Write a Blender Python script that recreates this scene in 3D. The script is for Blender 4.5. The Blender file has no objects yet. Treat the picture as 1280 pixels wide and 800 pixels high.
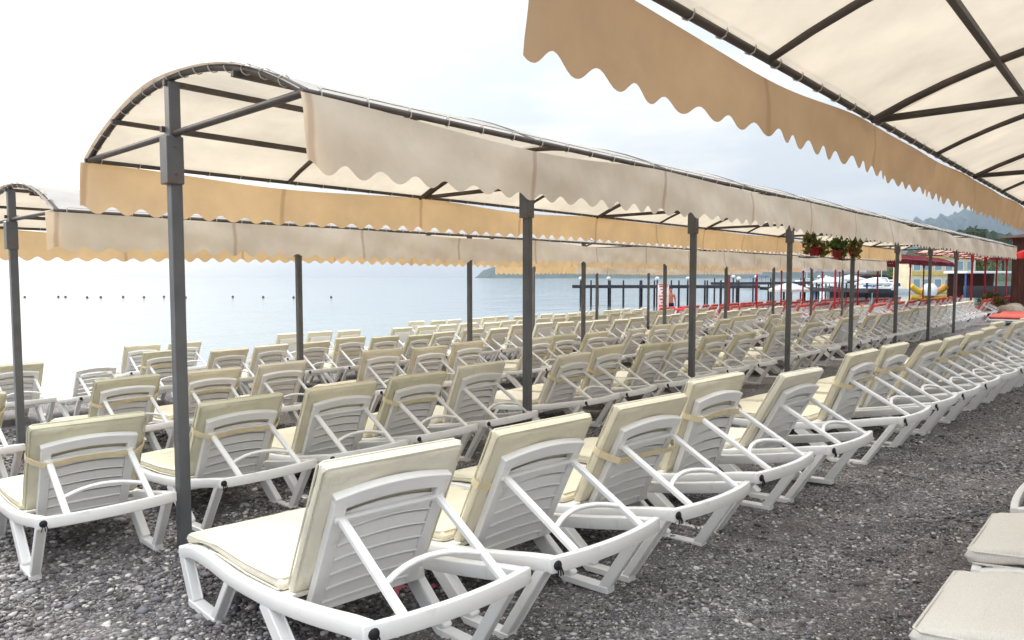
import bpy, bmesh, math, random
import numpy as np
from mathutils import Vector, Matrix
random.seed(7); rng = np.random.default_rng(7)
PI = math.pi
SC = bpy.context.scene
COL = SC.collection
TH = math.radians(42)
F = 890.0

# ------------------------------------------------------------------ helpers
def tag(o, label=None, cat=None, group=None, kind=None):
    if label: o['label'] = label
    if cat: o['category'] = cat
    if group: o['group'] = group
    if kind: o['kind'] = kind
    return o

def empty(name, loc, rz=0.0, tilt=0.0):
    o = bpy.data.objects.new(name, None); COL.objects.link(o)
    o.location = loc; o.rotation_euler = (-tilt, 0, rz); o.empty_display_size = .1
    return o

def view(px, py, d):
    """world point seen at depth d (metres along the level view direction) at photo pixel px, py"""
    a = (px-640)/F; b = (347-py)/F
    return Vector((d*(math.sin(TH)*a+math.cos(TH)), d*(-math.cos(TH)*a+math.sin(TH)), d*b))

class MB:
    def __init__(s): s.v = []; s.f = []
    def add(s, vs, fs):
        n = len(s.v); s.v += [tuple(p) for p in vs]; s.f += [tuple(i+n for i in f) for f in fs]
    def box(s, c, size, R=None):
        c = Vector(c); h = [x/2 for x in size]; vs = []
        for sx, sy, sz in ((-1,-1,-1),(1,-1,-1),(1,1,-1),(-1,1,-1),(-1,-1,1),(1,-1,1),(1,1,1),(-1,1,1)):
            p = Vector((sx*h[0], sy*h[1], sz*h[2]))
            vs.append(c+(R @ p if R else p))
        s.add(vs, [(0,3,2,1),(4,5,6,7),(0,1,5,4),(1,2,6,5),(2,3,7,6),(3,0,4,7)])
    def sweep(s, path, prof, side=None, closed=False, ends=True):
        """prof: list of (a, b): a along side axis, b along the in-plane normal"""
        path = [Vector(p) for p in path]; n = len(path); m = len(prof); rings = []
        for i, p in enumerate(path):
            if closed: t = (path[(i+1) % n]-path[i-1])
            else: t = path[min(i+1, n-1)]-path[max(i-1, 0)]
            t = t.normalized()
            sd = Vector(side) if side is not None else (Vector((0,0,1)) if abs(t.z) < .95 else Vector((1,0,0)))
            sd = (sd-t*sd.dot(t)).normalized(); nn = t.cross(sd)
            k = 1.0
            if 0 < i < n-1 or closed:
                a = (path[i]-path[i-1]).normalized(); 
                k = 1/max(.5, a.dot(t))
            rings.append([p+sd*q[0]+nn*q[1]*k for q in prof])
        vs = [q for r in rings for q in r]; fs = []
        for i in range(n if closed else n-1):
            j = (i+1) % n
            for k in range(m):
                fs.append((i*m+k, i*m+(k+1) % m, j*m+(k+1) % m, j*m+k))
        if ends and not closed:
            fs.append(tuple(range(m))[::-1]); fs.append(tuple((n-1)*m+k for k in range(m)))
        s.add(vs, fs)
    def bar(s, path, w, h, side=None, **k):
        s.sweep(path, [(-w/2,-h/2),(w/2,-h/2),(w/2,h/2),(-w/2,h/2)], side, **k)
    def tube(s, path, r, seg=8, side=None, **k):
        s.sweep(path, [(r*math.cos(2*PI*i/seg), r*math.sin(2*PI*i/seg)) for i in range(seg)], side, **k)
    def lathe(s, prof, c=(0,0,0), seg=16, M=None):
        vs = []; fs = []; n = len(prof)
        for r, z in prof:
            for k in range(seg):
                p = Vector((r*math.cos(2*PI*k/seg), r*math.sin(2*PI*k/seg), z))
                vs.append(Vector(c)+(M @ p if M else p))
        for i in range(n-1):
            for k in range(seg):
                k2 = (k+1) % seg
                fs.append((i*seg+k, i*seg+k2, (i+1)*seg+k2, (i+1)*seg+k))
        fs.append(tuple(range(seg))[::-1]); fs.append(tuple((n-1)*seg+k for k in range(seg)))
        s.add(vs, fs)
    def grid(s, fn, nu, nv, wrap=False):
        vs = [fn(i/nu, j/nv) for i in range(nu+1) for j in range(nv+1)]
        s.add(vs, [(i*(nv+1)+j, (i+1)*(nv+1)+j, (i+1)*(nv+1)+j+1, i*(nv+1)+j+1) for i in range(nu) for j in range(nv)])
    def mesh(s, name, mat, bevel=0, smooth=False, seg=2):
        me = bpy.data.meshes.new(name); me.from_pydata(s.v, [], s.f)
        bm = bmesh.new(); bm.from_mesh(me)
        bmesh.ops.remove_doubles(bm, verts=bm.verts, dist=1e-5)
        bmesh.ops.recalc_face_normals(bm, faces=bm.faces)
        if bevel:
            ed = [e for e in bm.edges if len(e.link_faces) == 2 and e.calc_face_angle(0) > .6]
            bmesh.ops.bevel(bm, geom=ed, offset=bevel, segments=seg, affect='EDGES', clamp_overlap=True, profile=.5)
        if smooth or bevel:
            for f in bm.faces: f.smooth = True
            for e in bm.edges:
                if len(e.link_faces) == 2 and e.calc_face_angle(0) > (.9 if smooth else .5): e.smooth = False
        bm.to_mesh(me); bm.free()
        me.materials.append(mat)
        return me
    def build(s, name, mat, parent=None, loc=None, **k):
        return obj(name, s.mesh(name, mat, **k), parent, loc)

def obj(name, me, parent=None, loc=None):
    o = bpy.data.objects.new(name, me); COL.objects.link(o)
    if parent: o.parent = parent
    if loc is not None: o.location = loc
    return o

def copy_tree(o, parent=None):
    c = o.copy(); COL.objects.link(c); c.parent = parent
    for ch in list(KIDS.get(o.name, o.children)):
        copy_tree(ch, c)
    return c
KIDS = {}

# ------------------------------------------------------------------ materials
def mat(name, col, rough=.6, spec=.3, trans=0, tcol=None, noise=None, bump=None, metallic=0, wear=None):
    m = bpy.data.materials.new(name); m.use_nodes = True; nt = m.node_tree; N = nt.nodes; L = nt.links
    b = N['Principled BSDF']; b.inputs['Roughness'].default_value = rough
    b.inputs['Specular IOR Level'].default_value = spec; b.inputs['Metallic'].default_value = metallic
    b.inputs['Base Color'].default_value = (*col, 1)
    tc = N.new('ShaderNodeTexCoord'); out = N['Material Output']
    csock = None
    if noise:   # (scale, amount, detail, stretch)
        sc, am = noise[:2]; n = N.new('ShaderNodeTexNoise'); n.inputs['Scale'].default_value = sc; n.inputs['Detail'].default_value = 6
        mp = N.new('ShaderNodeMapping'); mp.inputs['Scale'].default_value = noise[2] if len(noise) > 2 else (1,1,1)
        oi = N.new('ShaderNodeObjectInfo'); ad = N.new('ShaderNodeVectorMath'); ad.operation = 'ADD'
        L.new(tc.outputs['Object'], ad.inputs[0]); 
        ml = N.new('ShaderNodeMath'); ml.operation = 'MULTIPLY'; ml.inputs[1].default_value = 37; L.new(oi.outputs['Random'], ml.inputs[0]); L.new(ml.outputs[0], ad.inputs[1])
        L.new(ad.outputs[0], mp.inputs[0]); L.new(mp.outputs[0], n.inputs['Vector'])
        r = N.new('ShaderNodeValToRGB'); r.color_ramp.elements[0].position = .3; r.color_ramp.elements[1].position = .7
        r.color_ramp.elements[0].color = (*[c*(1-am) for c in col], 1); r.color_ramp.elements[1].color = (*[min(1, c*(1+am)) for c in col], 1)
        L.new(n.outputs['Fac'], r.inputs[0]); csock = r.outputs[0]
    if wear:    # (scale, threshold, colour): sparse stains
        n = N.new('ShaderNodeTexNoise'); n.inputs['Scale'].default_value = wear[0]; n.inputs['Detail'].default_value = 8; n.inputs['Roughness'].default_value = .7
        L.new(tc.outputs['Object'], n.inputs['Vector'])
        r = N.new('ShaderNodeValToRGB'); r.color_ramp.elements[0].position = wear[1]; r.color_ramp.elements[1].position = wear[1]+.12
        r.color_ramp.elements[0].color = (0,0,0,1); r.color_ramp.elements[1].color = (wear[3] if len(wear) > 3 else .7,)*3+(1,)
        L.new(n.outputs['Fac'], r.inputs[0]); mx = N.new('ShaderNodeMix'); mx.data_type = 'RGBA'
        L.new(r.outputs[0], mx.inputs[0]); mx.inputs[6].default_value = (*col, 1); mx.inputs[7].default_value = (*wear[2], 1)
        if csock: L.new(csock, mx.inputs[6])
        csock = mx.outputs[2]
    if csock: L.new(csock, b.inputs['Base Color'])
    if bump:    # (scale, strength, distance)
        n = N.new('ShaderNodeTexNoise'); n.inputs['Scale'].default_value = bump[0]; n.inputs['Detail'].default_value = 5
        L.new(tc.outputs['Object'], n.inputs['Vector'])
        bp = N.new('ShaderNodeBump'); bp.inputs['Strength'].default_value = bump[1]; bp.inputs['Distance'].default_value = bump[2] if len(bump) > 2 else .01
        L.new(n.outputs['Fac'], bp.inputs['Height']); L.new(bp.outputs[0], b.inputs['Normal'])
    if trans:
        t = N.new('ShaderNodeBsdfTranslucent'); t.inputs['Color'].default_value = (*(tcol or col), 1)
        ms = N.new('ShaderNodeMixShader'); ms.inputs[0].default_value = trans
        L.new(b.outputs[0], ms.inputs[1]); L.new(t.outputs[0], ms.inputs[2]); L.new(ms.outputs[0], out.inputs['Surface'])
    return m

def fabric_mat(name, col, tcol, trans, seam=None):
    """woven awning cloth: weave bump, blotchy weathering, rusty seams every `seam` metres along local x"""
    m = bpy.data.materials.new(name); m.use_nodes = True; nt = m.node_tree; N = nt.nodes; L = nt.links
    b = N['Principled BSDF']; b.inputs['Roughness'].default_value = .85; b.inputs['Specular IOR Level'].default_value = .1
    tc = N.new('ShaderNodeTexCoord'); out = N['Material Output']
    n = N.new('ShaderNodeTexNoise'); n.inputs['Scale'].default_value = 1.7; n.inputs['Detail'].default_value = 7; n.inputs['Roughness'].default_value = .6
    L.new(tc.outputs['Object'], n.inputs['Vector'])
    r = N.new('ShaderNodeValToRGB'); r.color_ramp.elements[0].position = .3; r.color_ramp.elements[1].position = .72
    r.color_ramp.elements[0].color = (*[c*.86 for c in col], 1); r.color_ramp.elements[1].color = (*[min(1, c*1.08) for c in col], 1)
    L.new(n.outputs['Fac'], r.inputs[0]); cs = r.outputs[0]
    r2 = N.new('ShaderNodeValToRGB'); r2.color_ramp.elements[0].position = .3; r2.color_ramp.elements[1].position = .72
    r2.color_ramp.elements[0].color = (*[c*.8 for c in tcol], 1); r2.color_ramp.elements[1].color = (*[min(1, c*1.08) for c in tcol], 1)
    L.new(n.outputs['Fac'], r2.inputs[0]); ts = r2.outputs[0]
    if seam:
        sx = N.new('ShaderNodeSeparateXYZ'); L.new(tc.outputs['Object'], sx.inputs[0])
        a = N.new('ShaderNodeMath'); a.operation = 'PINGPONG'; a.inputs[1].default_value = seam/2
        nn = N.new('ShaderNodeTexNoise'); nn.inputs['Scale'].default_value = 3; L.new(tc.outputs['Object'], nn.inputs['Vector'])
        ad = N.new('ShaderNodeMath'); ad.operation = 'MULTIPLY_ADD'; ad.inputs[1].default_value = .05
        L.new(nn.outputs['Fac'], ad.inputs[0]); L.new(sx.outputs['X'], ad.inputs[2]); L.new(ad.outputs[0], a.inputs[0])
        rr = N.new('ShaderNodeMapRange'); rr.inputs[1].default_value = .010; rr.inputs[2].default_value = .028; rr.inputs[3].default_value = .42; rr.inputs[4].default_value = 0
        L.new(a.outputs[0], rr.inputs[0])
        for which, base in ((0, cs), (1, ts)):
            mx = N.new('ShaderNodeMix'); mx.data_type = 'RGBA'; L.new(rr.outputs[0], mx.inputs[0]); L.new(base, mx.inputs[6])
            mx.inputs[7].default_value = (.30, .16, .09, 1)
            if which == 0: cs = mx.outputs[2]
            else: ts = mx.outputs[2]
    L.new(cs, b.inputs['Base Color'])
    w1 = N.new('ShaderNodeTexNoise'); w1.inputs['Scale'].default_value = 6; w1.inputs['Detail'].default_value = 4; L.new(tc.outputs['Object'], w1.inputs['Vector'])
    w2 = N.new('ShaderNodeTexNoise'); w2.inputs['Scale'].default_value = 260; L.new(tc.outputs['Object'], w2.inputs['Vector'])
    ad = N.new('ShaderNodeMath'); ad.operation = 'MULTIPLY_ADD'; ad.inputs[1].default_value = .06; L.new(w2.outputs['Fac'], ad.inputs[0]); L.new(w1.outputs['Fac'], ad.inputs[2])
    bp = N.new('ShaderNodeBump'); bp.inputs['Strength'].default_value = .35; bp.inputs['Distance'].default_value = .02; L.new(ad.outputs[0], bp.inputs['Height'])
    L.new(bp.outputs[0], b.inputs['Normal'])
    t = N.new('ShaderNodeBsdfTranslucent'); L.new(ts, t.inputs['Color']); L.new(bp.outputs[0], t.inputs['Normal'])
    ms = N.new('ShaderNodeMixShader'); ms.inputs[0].default_value = trans
    L.new(b.outputs[0], ms.inputs[1]); L.new(t.outputs[0], ms.inputs[2]); L.new(ms.outputs[0], out.inputs['Surface'])
    return m

def pebble_mat(name, mesh=False):
    m = bpy.data.materials.new(name); m.use_nodes = True; nt = m.node_tree; N = nt.nodes; L = nt.links
    b = N['Principled BSDF']; b.inputs['Roughness'].default_value = .75; b.inputs['Specular IOR Level'].default_value = .25
    tc = N.new('ShaderNodeTexCoord')
    def ramp(src, stops):
        r = N.new('ShaderNodeValToRGB'); r.color_ramp.interpolation = 'LINEAR'; e = r.color_ramp.elements
        while len(e) < len(stops): e.new(.5)
        for el, (p, c) in zip(e, stops): el.position = p; el.color = (*c, 1)
        L.new(src, r.inputs[0]); return r.outputs[0]
    stops = [(0, (.055,.05,.052)), (.3, (.14,.127,.126)), (.56, (.225,.205,.20)), (.74, (.19,.19,.21)), (.86, (.39,.37,.36)), (1, (.68,.65,.61))]
    if mesh:
        g = N.new('ShaderNodeNewGeometry'); c = ramp(g.outputs['Random Per Island'], stops)
        n = N.new('ShaderNodeTexNoise'); n.inputs['Scale'].default_value = 90; n.inputs['Detail'].default_value = 5; L.new(tc.outputs['Object'], n.inputs['Vector'])
        mx = N.new('ShaderNodeMix'); mx.data_type = 'RGBA'; mx.blend_type = 'MULTIPLY'; mx.inputs[0].default_value = .5
        L.new(c, mx.inputs[6]); L.new(n.outputs['Color'], mx.inputs[7]); L.new(c, b.inputs['Base Color'])
        bp = N.new('ShaderNodeBump'); bp.inputs['Strength'].default_value = .3; bp.inputs['Distance'].default_value = .004
        L.new(n.outputs['Fac'], bp.inputs['Height']); L.new(bp.outputs[0], b.inputs['Normal'])
        return m
    hs = None; cs = None
    wn = N.new('ShaderNodeTexNoise'); wn.inputs['Scale'].default_value = 25; wn.inputs['Detail'].default_value = 3; L.new(tc.outputs['Object'], wn.inputs['Vector'])
    wv = N.new('ShaderNodeVectorMath'); wv.operation = 'MULTIPLY_ADD'; wv.inputs[1].default_value = (.025,)*3
    L.new(wn.outputs['Color'], wv.inputs[0]); L.new(tc.outputs['Object'], wv.inputs[2])
    for sc in (70, 150):
        v = N.new('ShaderNodeTexVoronoi'); v.inputs['Scale'].default_value = sc; L.new(wv.outputs[0], v.inputs['Vector'])
        sp = N.new('ShaderNodeSeparateColor'); L.new(v.outputs['Color'], sp.inputs[0])
        c = ramp(sp.outputs[0], stops)
        hh = N.new('ShaderNodeMath'); hh.operation = 'SUBTRACT'; hh.inputs[0].default_value = 1; L.new(v.outputs['Distance'], hh.inputs[1])
        if cs is None: cs, hs = c, hh.outputs[0]
        else:
            big = N.new('ShaderNodeTexNoise'); big.inputs['Scale'].default_value = 4; big.inputs['Detail'].default_value = 5; L.new(tc.outputs['Object'], big.inputs['Vector'])
            fr = N.new('ShaderNodeMapRange'); fr.inputs[1].default_value = .42; fr.inputs[2].default_value = .58; L.new(big.outputs['Fac'], fr.inputs[0])
            mx = N.new('ShaderNodeMix'); mx.data_type = 'RGBA'; L.new(fr.outputs[0], mx.inputs[0]); L.new(cs, mx.inputs[6]); L.new(c, mx.inputs[7]); cs = mx.outputs[2]
            mh = N.new('ShaderNodeMix'); L.new(fr.outputs[0], mh.inputs[0]); L.new(hs, mh.inputs[2]); L.new(hh.outputs[0], mh.inputs[3]); hs = mh.outputs[0]
    # patches of finer brown grit
    pn = N.new('ShaderNodeTexNoise'); pn.inputs['Scale'].default_value = .9; pn.inputs['Detail'].default_value = 6; L.new(tc.outputs['Object'], pn.inputs['Vector'])
    pr = N.new('ShaderNodeMapRange'); pr.inputs[1].default_value = .45; pr.inputs[2].default_value = .62; pr.inputs[4].default_value = .45; L.new(pn.outputs['Fac'], pr.inputs[0])
    mx = N.new('ShaderNodeMix'); mx.data_type = 'RGBA'; L.new(pr.outputs[0], mx.inputs[0]); L.new(cs, mx.inputs[6]); mx.inputs[7].default_value = (.155,.132,.122,1)
    L.new(mx.outputs[2], b.inputs['Base Color'])
    bp = N.new('ShaderNodeBump'); bp.inputs['Strength'].default_value = .9; bp.inputs['Distance'].default_value = .018
    L.new(hs, bp.inputs['Height']); L.new(bp.outputs[0], b.inputs['Normal'])
    return m

def wood_mat(name, col, axis=0):
    st = [14, 14, 14]; st[axis] = 1.2
    return mat(name, col, .75, .2, noise=(1.5, .4, tuple(st)), bump=(30, .3, .005), wear=(2.2, .6, [c*.45 for c in col], .6))

M = dict(
    plastic=mat('white_plastic', (.84,.83,.81), .38, .4, bump=(220, .04, .002), wear=(7, .57, (.56,.53,.47), .45)),
    cream=mat('cream_vinyl', (.735,.675,.51), .5, .3, noise=(3, .05), bump=(12, .6, .02), wear=(5, .60, (.5,.42,.25), .45)),
    cream_pale=mat('pale_cream_vinyl', (.765,.72,.59), .5, .3, noise=(3, .05), bump=(12, .6, .02), wear=(5, .62, (.52,.45,.3), .45)),
    cream_olive=mat('greyish_cream_vinyl', (.655,.62,.46), .5, .3, noise=(3, .06), bump=(12, .6, .02), wear=(5, .58, (.42,.38,.24), .4)),
    redmat=mat('red_vinyl', (.55,.10,.07), .55, .3, noise=(2, .2), bump=(9, .2, .02)),
    linen=mat('beige_linen', (.72,.69,.63), .9, .1, noise=(60, .10, (1, 9, 1)), bump=(300, .5, .003), wear=(3, .64, (.36,.33,.29), .4)),
    tape=mat('yellowed_webbing', (.80,.68,.44), .55, .25, noise=(20, .08)),
    black=mat('black_rubber', (.012,.012,.014), .5, .4),
    steel=mat('grey_painted_steel', (.115,.118,.125), .45, .4, noise=(6, .15), bump=(120, .05, .002), wear=(7, .57, (.15,.085,.05), .7)),
    rust=mat('brown_steel_tube', (.075,.06,.052), .55, .4, noise=(6, .25), wear=(9, .58, (.16,.075,.04), .6)),
    redsteel=mat('red_painted_steel', (.38,.015,.03), .45, .4, noise=(4, .2)),
    cord=mat('pale_lacing_cord', (.6,.57,.5), .8),
    roof=fabric_mat('awning_roof_cloth', (.66,.645,.62), (.80,.70,.56), .40, 3.24),
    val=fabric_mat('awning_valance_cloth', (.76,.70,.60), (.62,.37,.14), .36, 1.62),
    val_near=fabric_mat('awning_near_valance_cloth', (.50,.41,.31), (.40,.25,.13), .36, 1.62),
    redcloth=fabric_mat('dark_red_awning_cloth', (.12,.012,.02), (.16,.015,.02), .25, 3),
    whitecloth=fabric_mat('white_awning_cloth', (.7,.7,.7), (.7,.7,.68), .3, 3),
    redbright=fabric_mat('red_parasol_cloth', (.5,.03,.035), (.55,.05,.04), .3),
    wood=wood_mat('weathered_plank', (.24,.16,.10), 0),
    darkwood=wood_mat('dark_brown_board', (.085,.035,.026), 2),
    pier=mat('tarred_pier_timber', (.05,.05,.06), .8, .2, noise=(3, .3)),
    lamp=mat('white_lamp_globe', (.8,.8,.8), .3),
    skin=mat('tanned_skin', (.42,.20,.12), .5, .3),
    navy=mat('navy_cloth', (.012,.014,.06), .8),
    hair=mat('dark_hair', (.02,.014,.01), .6),
    red=mat('red_plastic', (.24,.010,.018), .4),
    terracotta=mat('terracotta', (.42,.13,.06), .8, .2, noise=(6, .15)),
    leaf=mat('leaf_green', (.055,.095,.022), .6, .3, trans=.3, tcol=(.12,.2,.03), noise=(3, .4)),
    leafy=mat('yellow_green_leaf', (.15,.14,.035), .6, .3, trans=.3, tcol=(.2,.22,.04), noise=(3, .4)),
    leafdark=mat('pine_green', (.035,.055,.022), .7, .2, trans=.2, tcol=(.06,.1,.02), noise=(2, .4)),
    petal=mat('orange_petal', (.65,.16,.08), .6, trans=.3),
    bark=mat('brown_bark', (.09,.06,.04), .9, .1, noise=(5, .3)),
    white=mat('white_gelcoat', (.78,.79,.80), .3, .5),
    bluehull=mat('blue_gelcoat', (.03,.09,.28), .3, .5),
    darkhull=mat('dark_hull_paint', (.03,.028,.03), .4, .4),
    redhull=mat('red_hull_paint', (.4,.03,.04), .4, .4),
    yellow=mat('yellow_inflatable', (.62,.36,.02), .45, .4),
    orange=mat('orange_inflatable', (.5,.24,.03), .45, .4),
    glass=mat('dark_window_glass', (.03,.04,.05), .1, .6),
    blueglass=mat('pale_blue_window_glass', (.22,.33,.40), .15, .6),
    render_cream=mat('cream_render', (.62,.56,.40), .9, noise=(1.2, .1)),
    render_yellow=mat('yellow_render', (.62,.45,.14), .9, noise=(1.2, .1)),
    stone=mat('pale_boulder', (.34,.29,.23), .9, .1, noise=(4, .3), bump=(8, .8, .05)),
    pavement=mat('grey_paving', (.20,.19,.19), .9, .1, noise=(3, .25), bump=(40, .3, .005)),
    blue=mat('blue_cloth', (.02,.07,.32), .85),
    towelred=mat('red_cloth', (.5,.025,.03), .85),
    buoy=mat('dark_buoy', (.10,.05,.04), .5),
)

# ------------------------------------------------------------------ terrain profile
def gz(v):
    xs = [-40, -8, -2, 0, 5, 7.25, 11, 14, 18, 24, 40]
    ys = [-.9, -1.2, -1.30, -1.345, -1.7175, -1.83, -1.98, -2.10, -2.27, -2.7, -4]
    return float(np.interp(v, xs, ys))
def slope(v, d=.9): return (gz(v-d)-gz(v+d))/(2*d)
SEA = -2.30

def build_ground():
    us = np.concatenate([np.linspace(-90, -8, 18), np.arange(-7.5, 16, .25), np.linspace(16.5, 40, 60), np.linspace(44, 140, 26)])
    vs = np.concatenate([np.linspace(-90, -12, 14), np.arange(-11, -2.2, .5), np.arange(-2, 8, .2), np.arange(8.4, 26, .5)])
    U, V = np.meshgrid(us, vs, indexing='ij')
    Z = np.interp(V, [-40, -8, -2, 0, 5, 7.25, 11, 14, 18, 24, 40], [-.9, -1.2, -1.30, -1.345, -1.7175, -1.83, -1.98, -2.10, -2.27, -2.7, -4])
    Z = Z+.022*np.sin(U*2.1+1.3*np.sin(V*1.7))*np.sin(V*2.7+U*.6)+.010*np.sin(U*5.3+V*3.1)*np.sin(V*4.7-U*1.9)
    # shore bends in front of the marina
    k = np.clip((U-50)/16, 0, 1)*np.clip((V-4)/10, 0, 1); Z = Z-k*1.6
    vs_ = np.interp(U, [-90, 1.5, 5.2, 7, 12, 30], [11.0, 12.4, 15.9, 16.4, 18, 19]); Z = Z-.55*np.clip((V-vs_)/1.4, 0, 1)
    nu, nv = U.shape
    me = bpy.data.meshes.new('ground')
    co = np.stack([U, V, Z], -1).reshape(-1, 3)
    idx = np.arange(nu*nv).reshape(nu, nv)
    f = np.stack([idx[:-1,:-1], idx[1:,:-1], idx[1:,1:], idx[:-1,1:]], -1).reshape(-1, 4)
    me.from_pydata(co.tolist(), [], f.tolist())
    for p in me.polygons: p.use_smooth = True
    me.materials.append(pebble_mat('beach_gravel'))
    tag(obj('beach_ground', me), kind='structure')
build_ground()

def build_pebbles():
    bm = bmesh.new(); bmesh.ops.create_icosphere(bm, subdivisions=1, radius=1)
    bv = np.array([v.co for v in bm.verts]); bf = np.array([[v.index for v in f.verts] for f in bm.faces]); bm.free()
    n = 95000
    # spread where the gravel is open to view, denser near the camera
    fd = 1.6+7.5*rng.random(n)**1.6; a = rng.uniform(-.78, .80, n)
    u = fd*(math.sin(TH)*a+math.cos(TH)); v = fd*(-math.cos(TH)*a+math.sin(TH))
    coarse = np.clip((v-2.0)/.8, 0, 1)*np.clip((4.6-u)/1.0, 0, 1)
    r = np.clip(rng.lognormal(0, .45, n)*(.0050+.0034*coarse)*np.clip(.8+fd/14, .9, 1.4), .003, .030)
    z = np.array([gz(x) for x in v])+.022*np.sin(u*2.1+1.3*np.sin(v*1.7))*np.sin(v*2.7+u*.6)+.010*np.sin(u*5.3+v*3.1)*np.sin(v*4.7-u*1.9)
    nv = len(bv)
    sq = np.stack([rng.uniform(.8, 1.5, n), rng.uniform(.7, 1.1, n), rng.uniform(.35, .7, n)], -1)
    ph = rng.uniform(0, 2*PI, n); lump = 1+.14*np.sin(bv[None]@rng.normal(0, 2.2, (n, 3, 1))+rng.uniform(0, 6, (n, 1, 1)))
    P = bv[None]*sq[:, None]*lump*r[:, None, None]
    c, s = np.cos(ph)[:, None], np.sin(ph)[:, None]
    X = P[..., 0]*c-P[..., 1]*s; Y = P[..., 0]*s+P[..., 1]*c
    t = rng.uniform(-.4, .4, n)[:, None]; Zp = P[..., 2]+X*np.sin(t)*.6
    co = np.stack([X+u[:, None], Y+v[:, None], Zp+(z+r*.22)[:, None]], -1).reshape(-1, 3)
    fa = (bf[None]+(np.arange(n)*nv)[:, None, None]).reshape(-1, 3)
    me = bpy.data.meshes.new('pebbles'); me.vertices.add(len(co)); me.vertices.foreach_set('co', co.ravel())
    me.loops.add(fa.size); me.loops.foreach_set('vertex_index', fa.ravel().astype(np.int32))
    me.polygons.add(len(fa)); me.polygons.foreach_set('loop_start', (np.arange(len(fa))*3).astype(np.int32))
    me.polygons.foreach_set('use_smooth', np.ones(len(fa), bool)); me.update(); me.validate()
    me.materials.append(pebble_mat('loose_pebble', True))
    tag(obj('loose_pebbles', me), 'grey and white pebbles loose on the beach gravel', 'pebbles', kind='stuff')
build_pebbles()

# ------------------------------------------------------------------ sea
def build_sea():
    m = bpy.data.materials.new('sea_water'); m.use_nodes = True; nt = m.node_tree; N = nt.nodes; L = nt.links
    b = N['Principled BSDF']; b.inputs['Base Color'].default_value = (.20,.26,.28,1); b.inputs['Roughness'].default_value = .08
    b.inputs['IOR'].default_value = 1.33; b.inputs['Specular IOR Level'].default_value = .5
    tc = N.new('ShaderNodeTexCoord')
    mp = N.new('ShaderNodeMapping'); mp.inputs['Rotation'].default_value = (0, 0, -.25); mp.inputs['Scale'].default_value = (.10, .55, 1); L.new(tc.outputs['Object'], mp.inputs[0])
    n = N.new('ShaderNodeTexNoise'); n.inputs['Scale'].default_value = 1.0; n.inputs['Detail'].default_value = 6; L.new(mp.outputs[0], n.inputs['Vector'])
    n2 = N.new('ShaderNodeTexNoise'); n2.inputs['Scale'].default_value = .06; n2.inputs['Detail'].default_value = 3; L.new(mp.outputs[0], n2.inputs['Vector'])
    ad = N.new('ShaderNodeMath'); ad.operation = 'MULTIPLY_ADD'; ad.inputs[1].default_value = 3; L.new(n2.outputs['Fac'], ad.inputs[0]); L.new(n.outputs['Fac'], ad.inputs[2])
    bp = N.new('ShaderNodeBump'); bp.inputs['Strength'].default_value = .34; bp.inputs['Distance'].default_value = .25; L.new(ad.outputs[0], bp.inputs['Height']); L.new(bp.outputs[0], b.inputs['Normal'])
    mb = MB(); R = 5100
    mb.add([(-R,-R,SEA),(R,-R,SEA),(R,R,SEA),(-R,R,SEA)], [(0,1,2,3)])
    tag(mb.build('sea', m), kind='structure')
build_sea()

# ------------------------------------------------------------------ sun loungers
W = .35
RAIL = [(0,.372),(.12,.358),(.3,.330),(.5,.303),(.72,.280),(.95,.268),(1.16,.262),(1.35,.272),(1.52,.276),(1.68,.266),(1.80,.236)]
def rail_z(y): return float(np.interp(y, [p[0] for p in RAIL], [p[1] for p in RAIL]))
ANG = [math.atan2(.862, .507)]
def set_back(a):
    global BD, BN
    BD = Vector((0, -math.cos(a), math.sin(a))); BN = Vector((0, math.sin(a), math.cos(a)))
set_back(ANG[0]); B0 = Vector((0, .60, .262))      # backrest plane: up, front normal, hinge
def bp_(x, s, t): return Vector((x, 0, 0))+B0+BD*s+BN*t

def smooth_path(pts, n=4):
    pts = [Vector(p) for p in pts]; out = []
    for i in range(len(pts)-1):
        p0 = pts[max(i-1, 0)]; p1 = pts[i]; p2 = pts[i+1]; p3 = pts[min(i+2, len(pts)-1)]
        for k in range(n):
            t = k/n
            out.append(.5*((2*p1)+(p2-p0)*t+(2*p0-5*p1+4*p2-p3)*t*t+(3*p1-p0-3*p2+p3)*t*t*t))
    out.append(pts[-1]); return out

def frame_mb(lod):
    mb = MB()
    for sx in (-1, 1):
        pts = [(sx*.322, y, z) for y, z in RAIL]
        mb.bar(smooth_path(pts, 2) if lod == 0 else pts[::2], .052, .058, side=(1,0,0))
    # bowed head bar: flat band
    n = 12 if lod == 0 else 4
    mb.bar([(x, -.012-.045*(1-(x/W)**2), .374) for x in np.linspace(-W, W, n+1)], .062, .034, side=(0,0,1))
    mb.bar([(x, 1.812+.02*(1-(x/W)**2), .240) for x in np.linspace(-W, W, n//2+1)], .06, .034, side=(0,0,1))
    mb.bar([(-.30, .62, .252), (.30, .62, .252)], .04, .05, side=(0,1,0))
    return mb
def bed_mb(lod):
    mb = MB()
    if lod:
        mb.grid(lambda a, b: (-.29+.58*a, .64+1.16*b, rail_z(.64+1.16*b)+.012), 1, 5); return mb
    for k in range(11):
        y = .68+k*.104; z = rail_z(y)+.016
        mb.bar([(-.298, y, z), (0, y, z+.004), (.298, y, z)], .088, .016, side=(0,1,-.05))
    return mb
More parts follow.
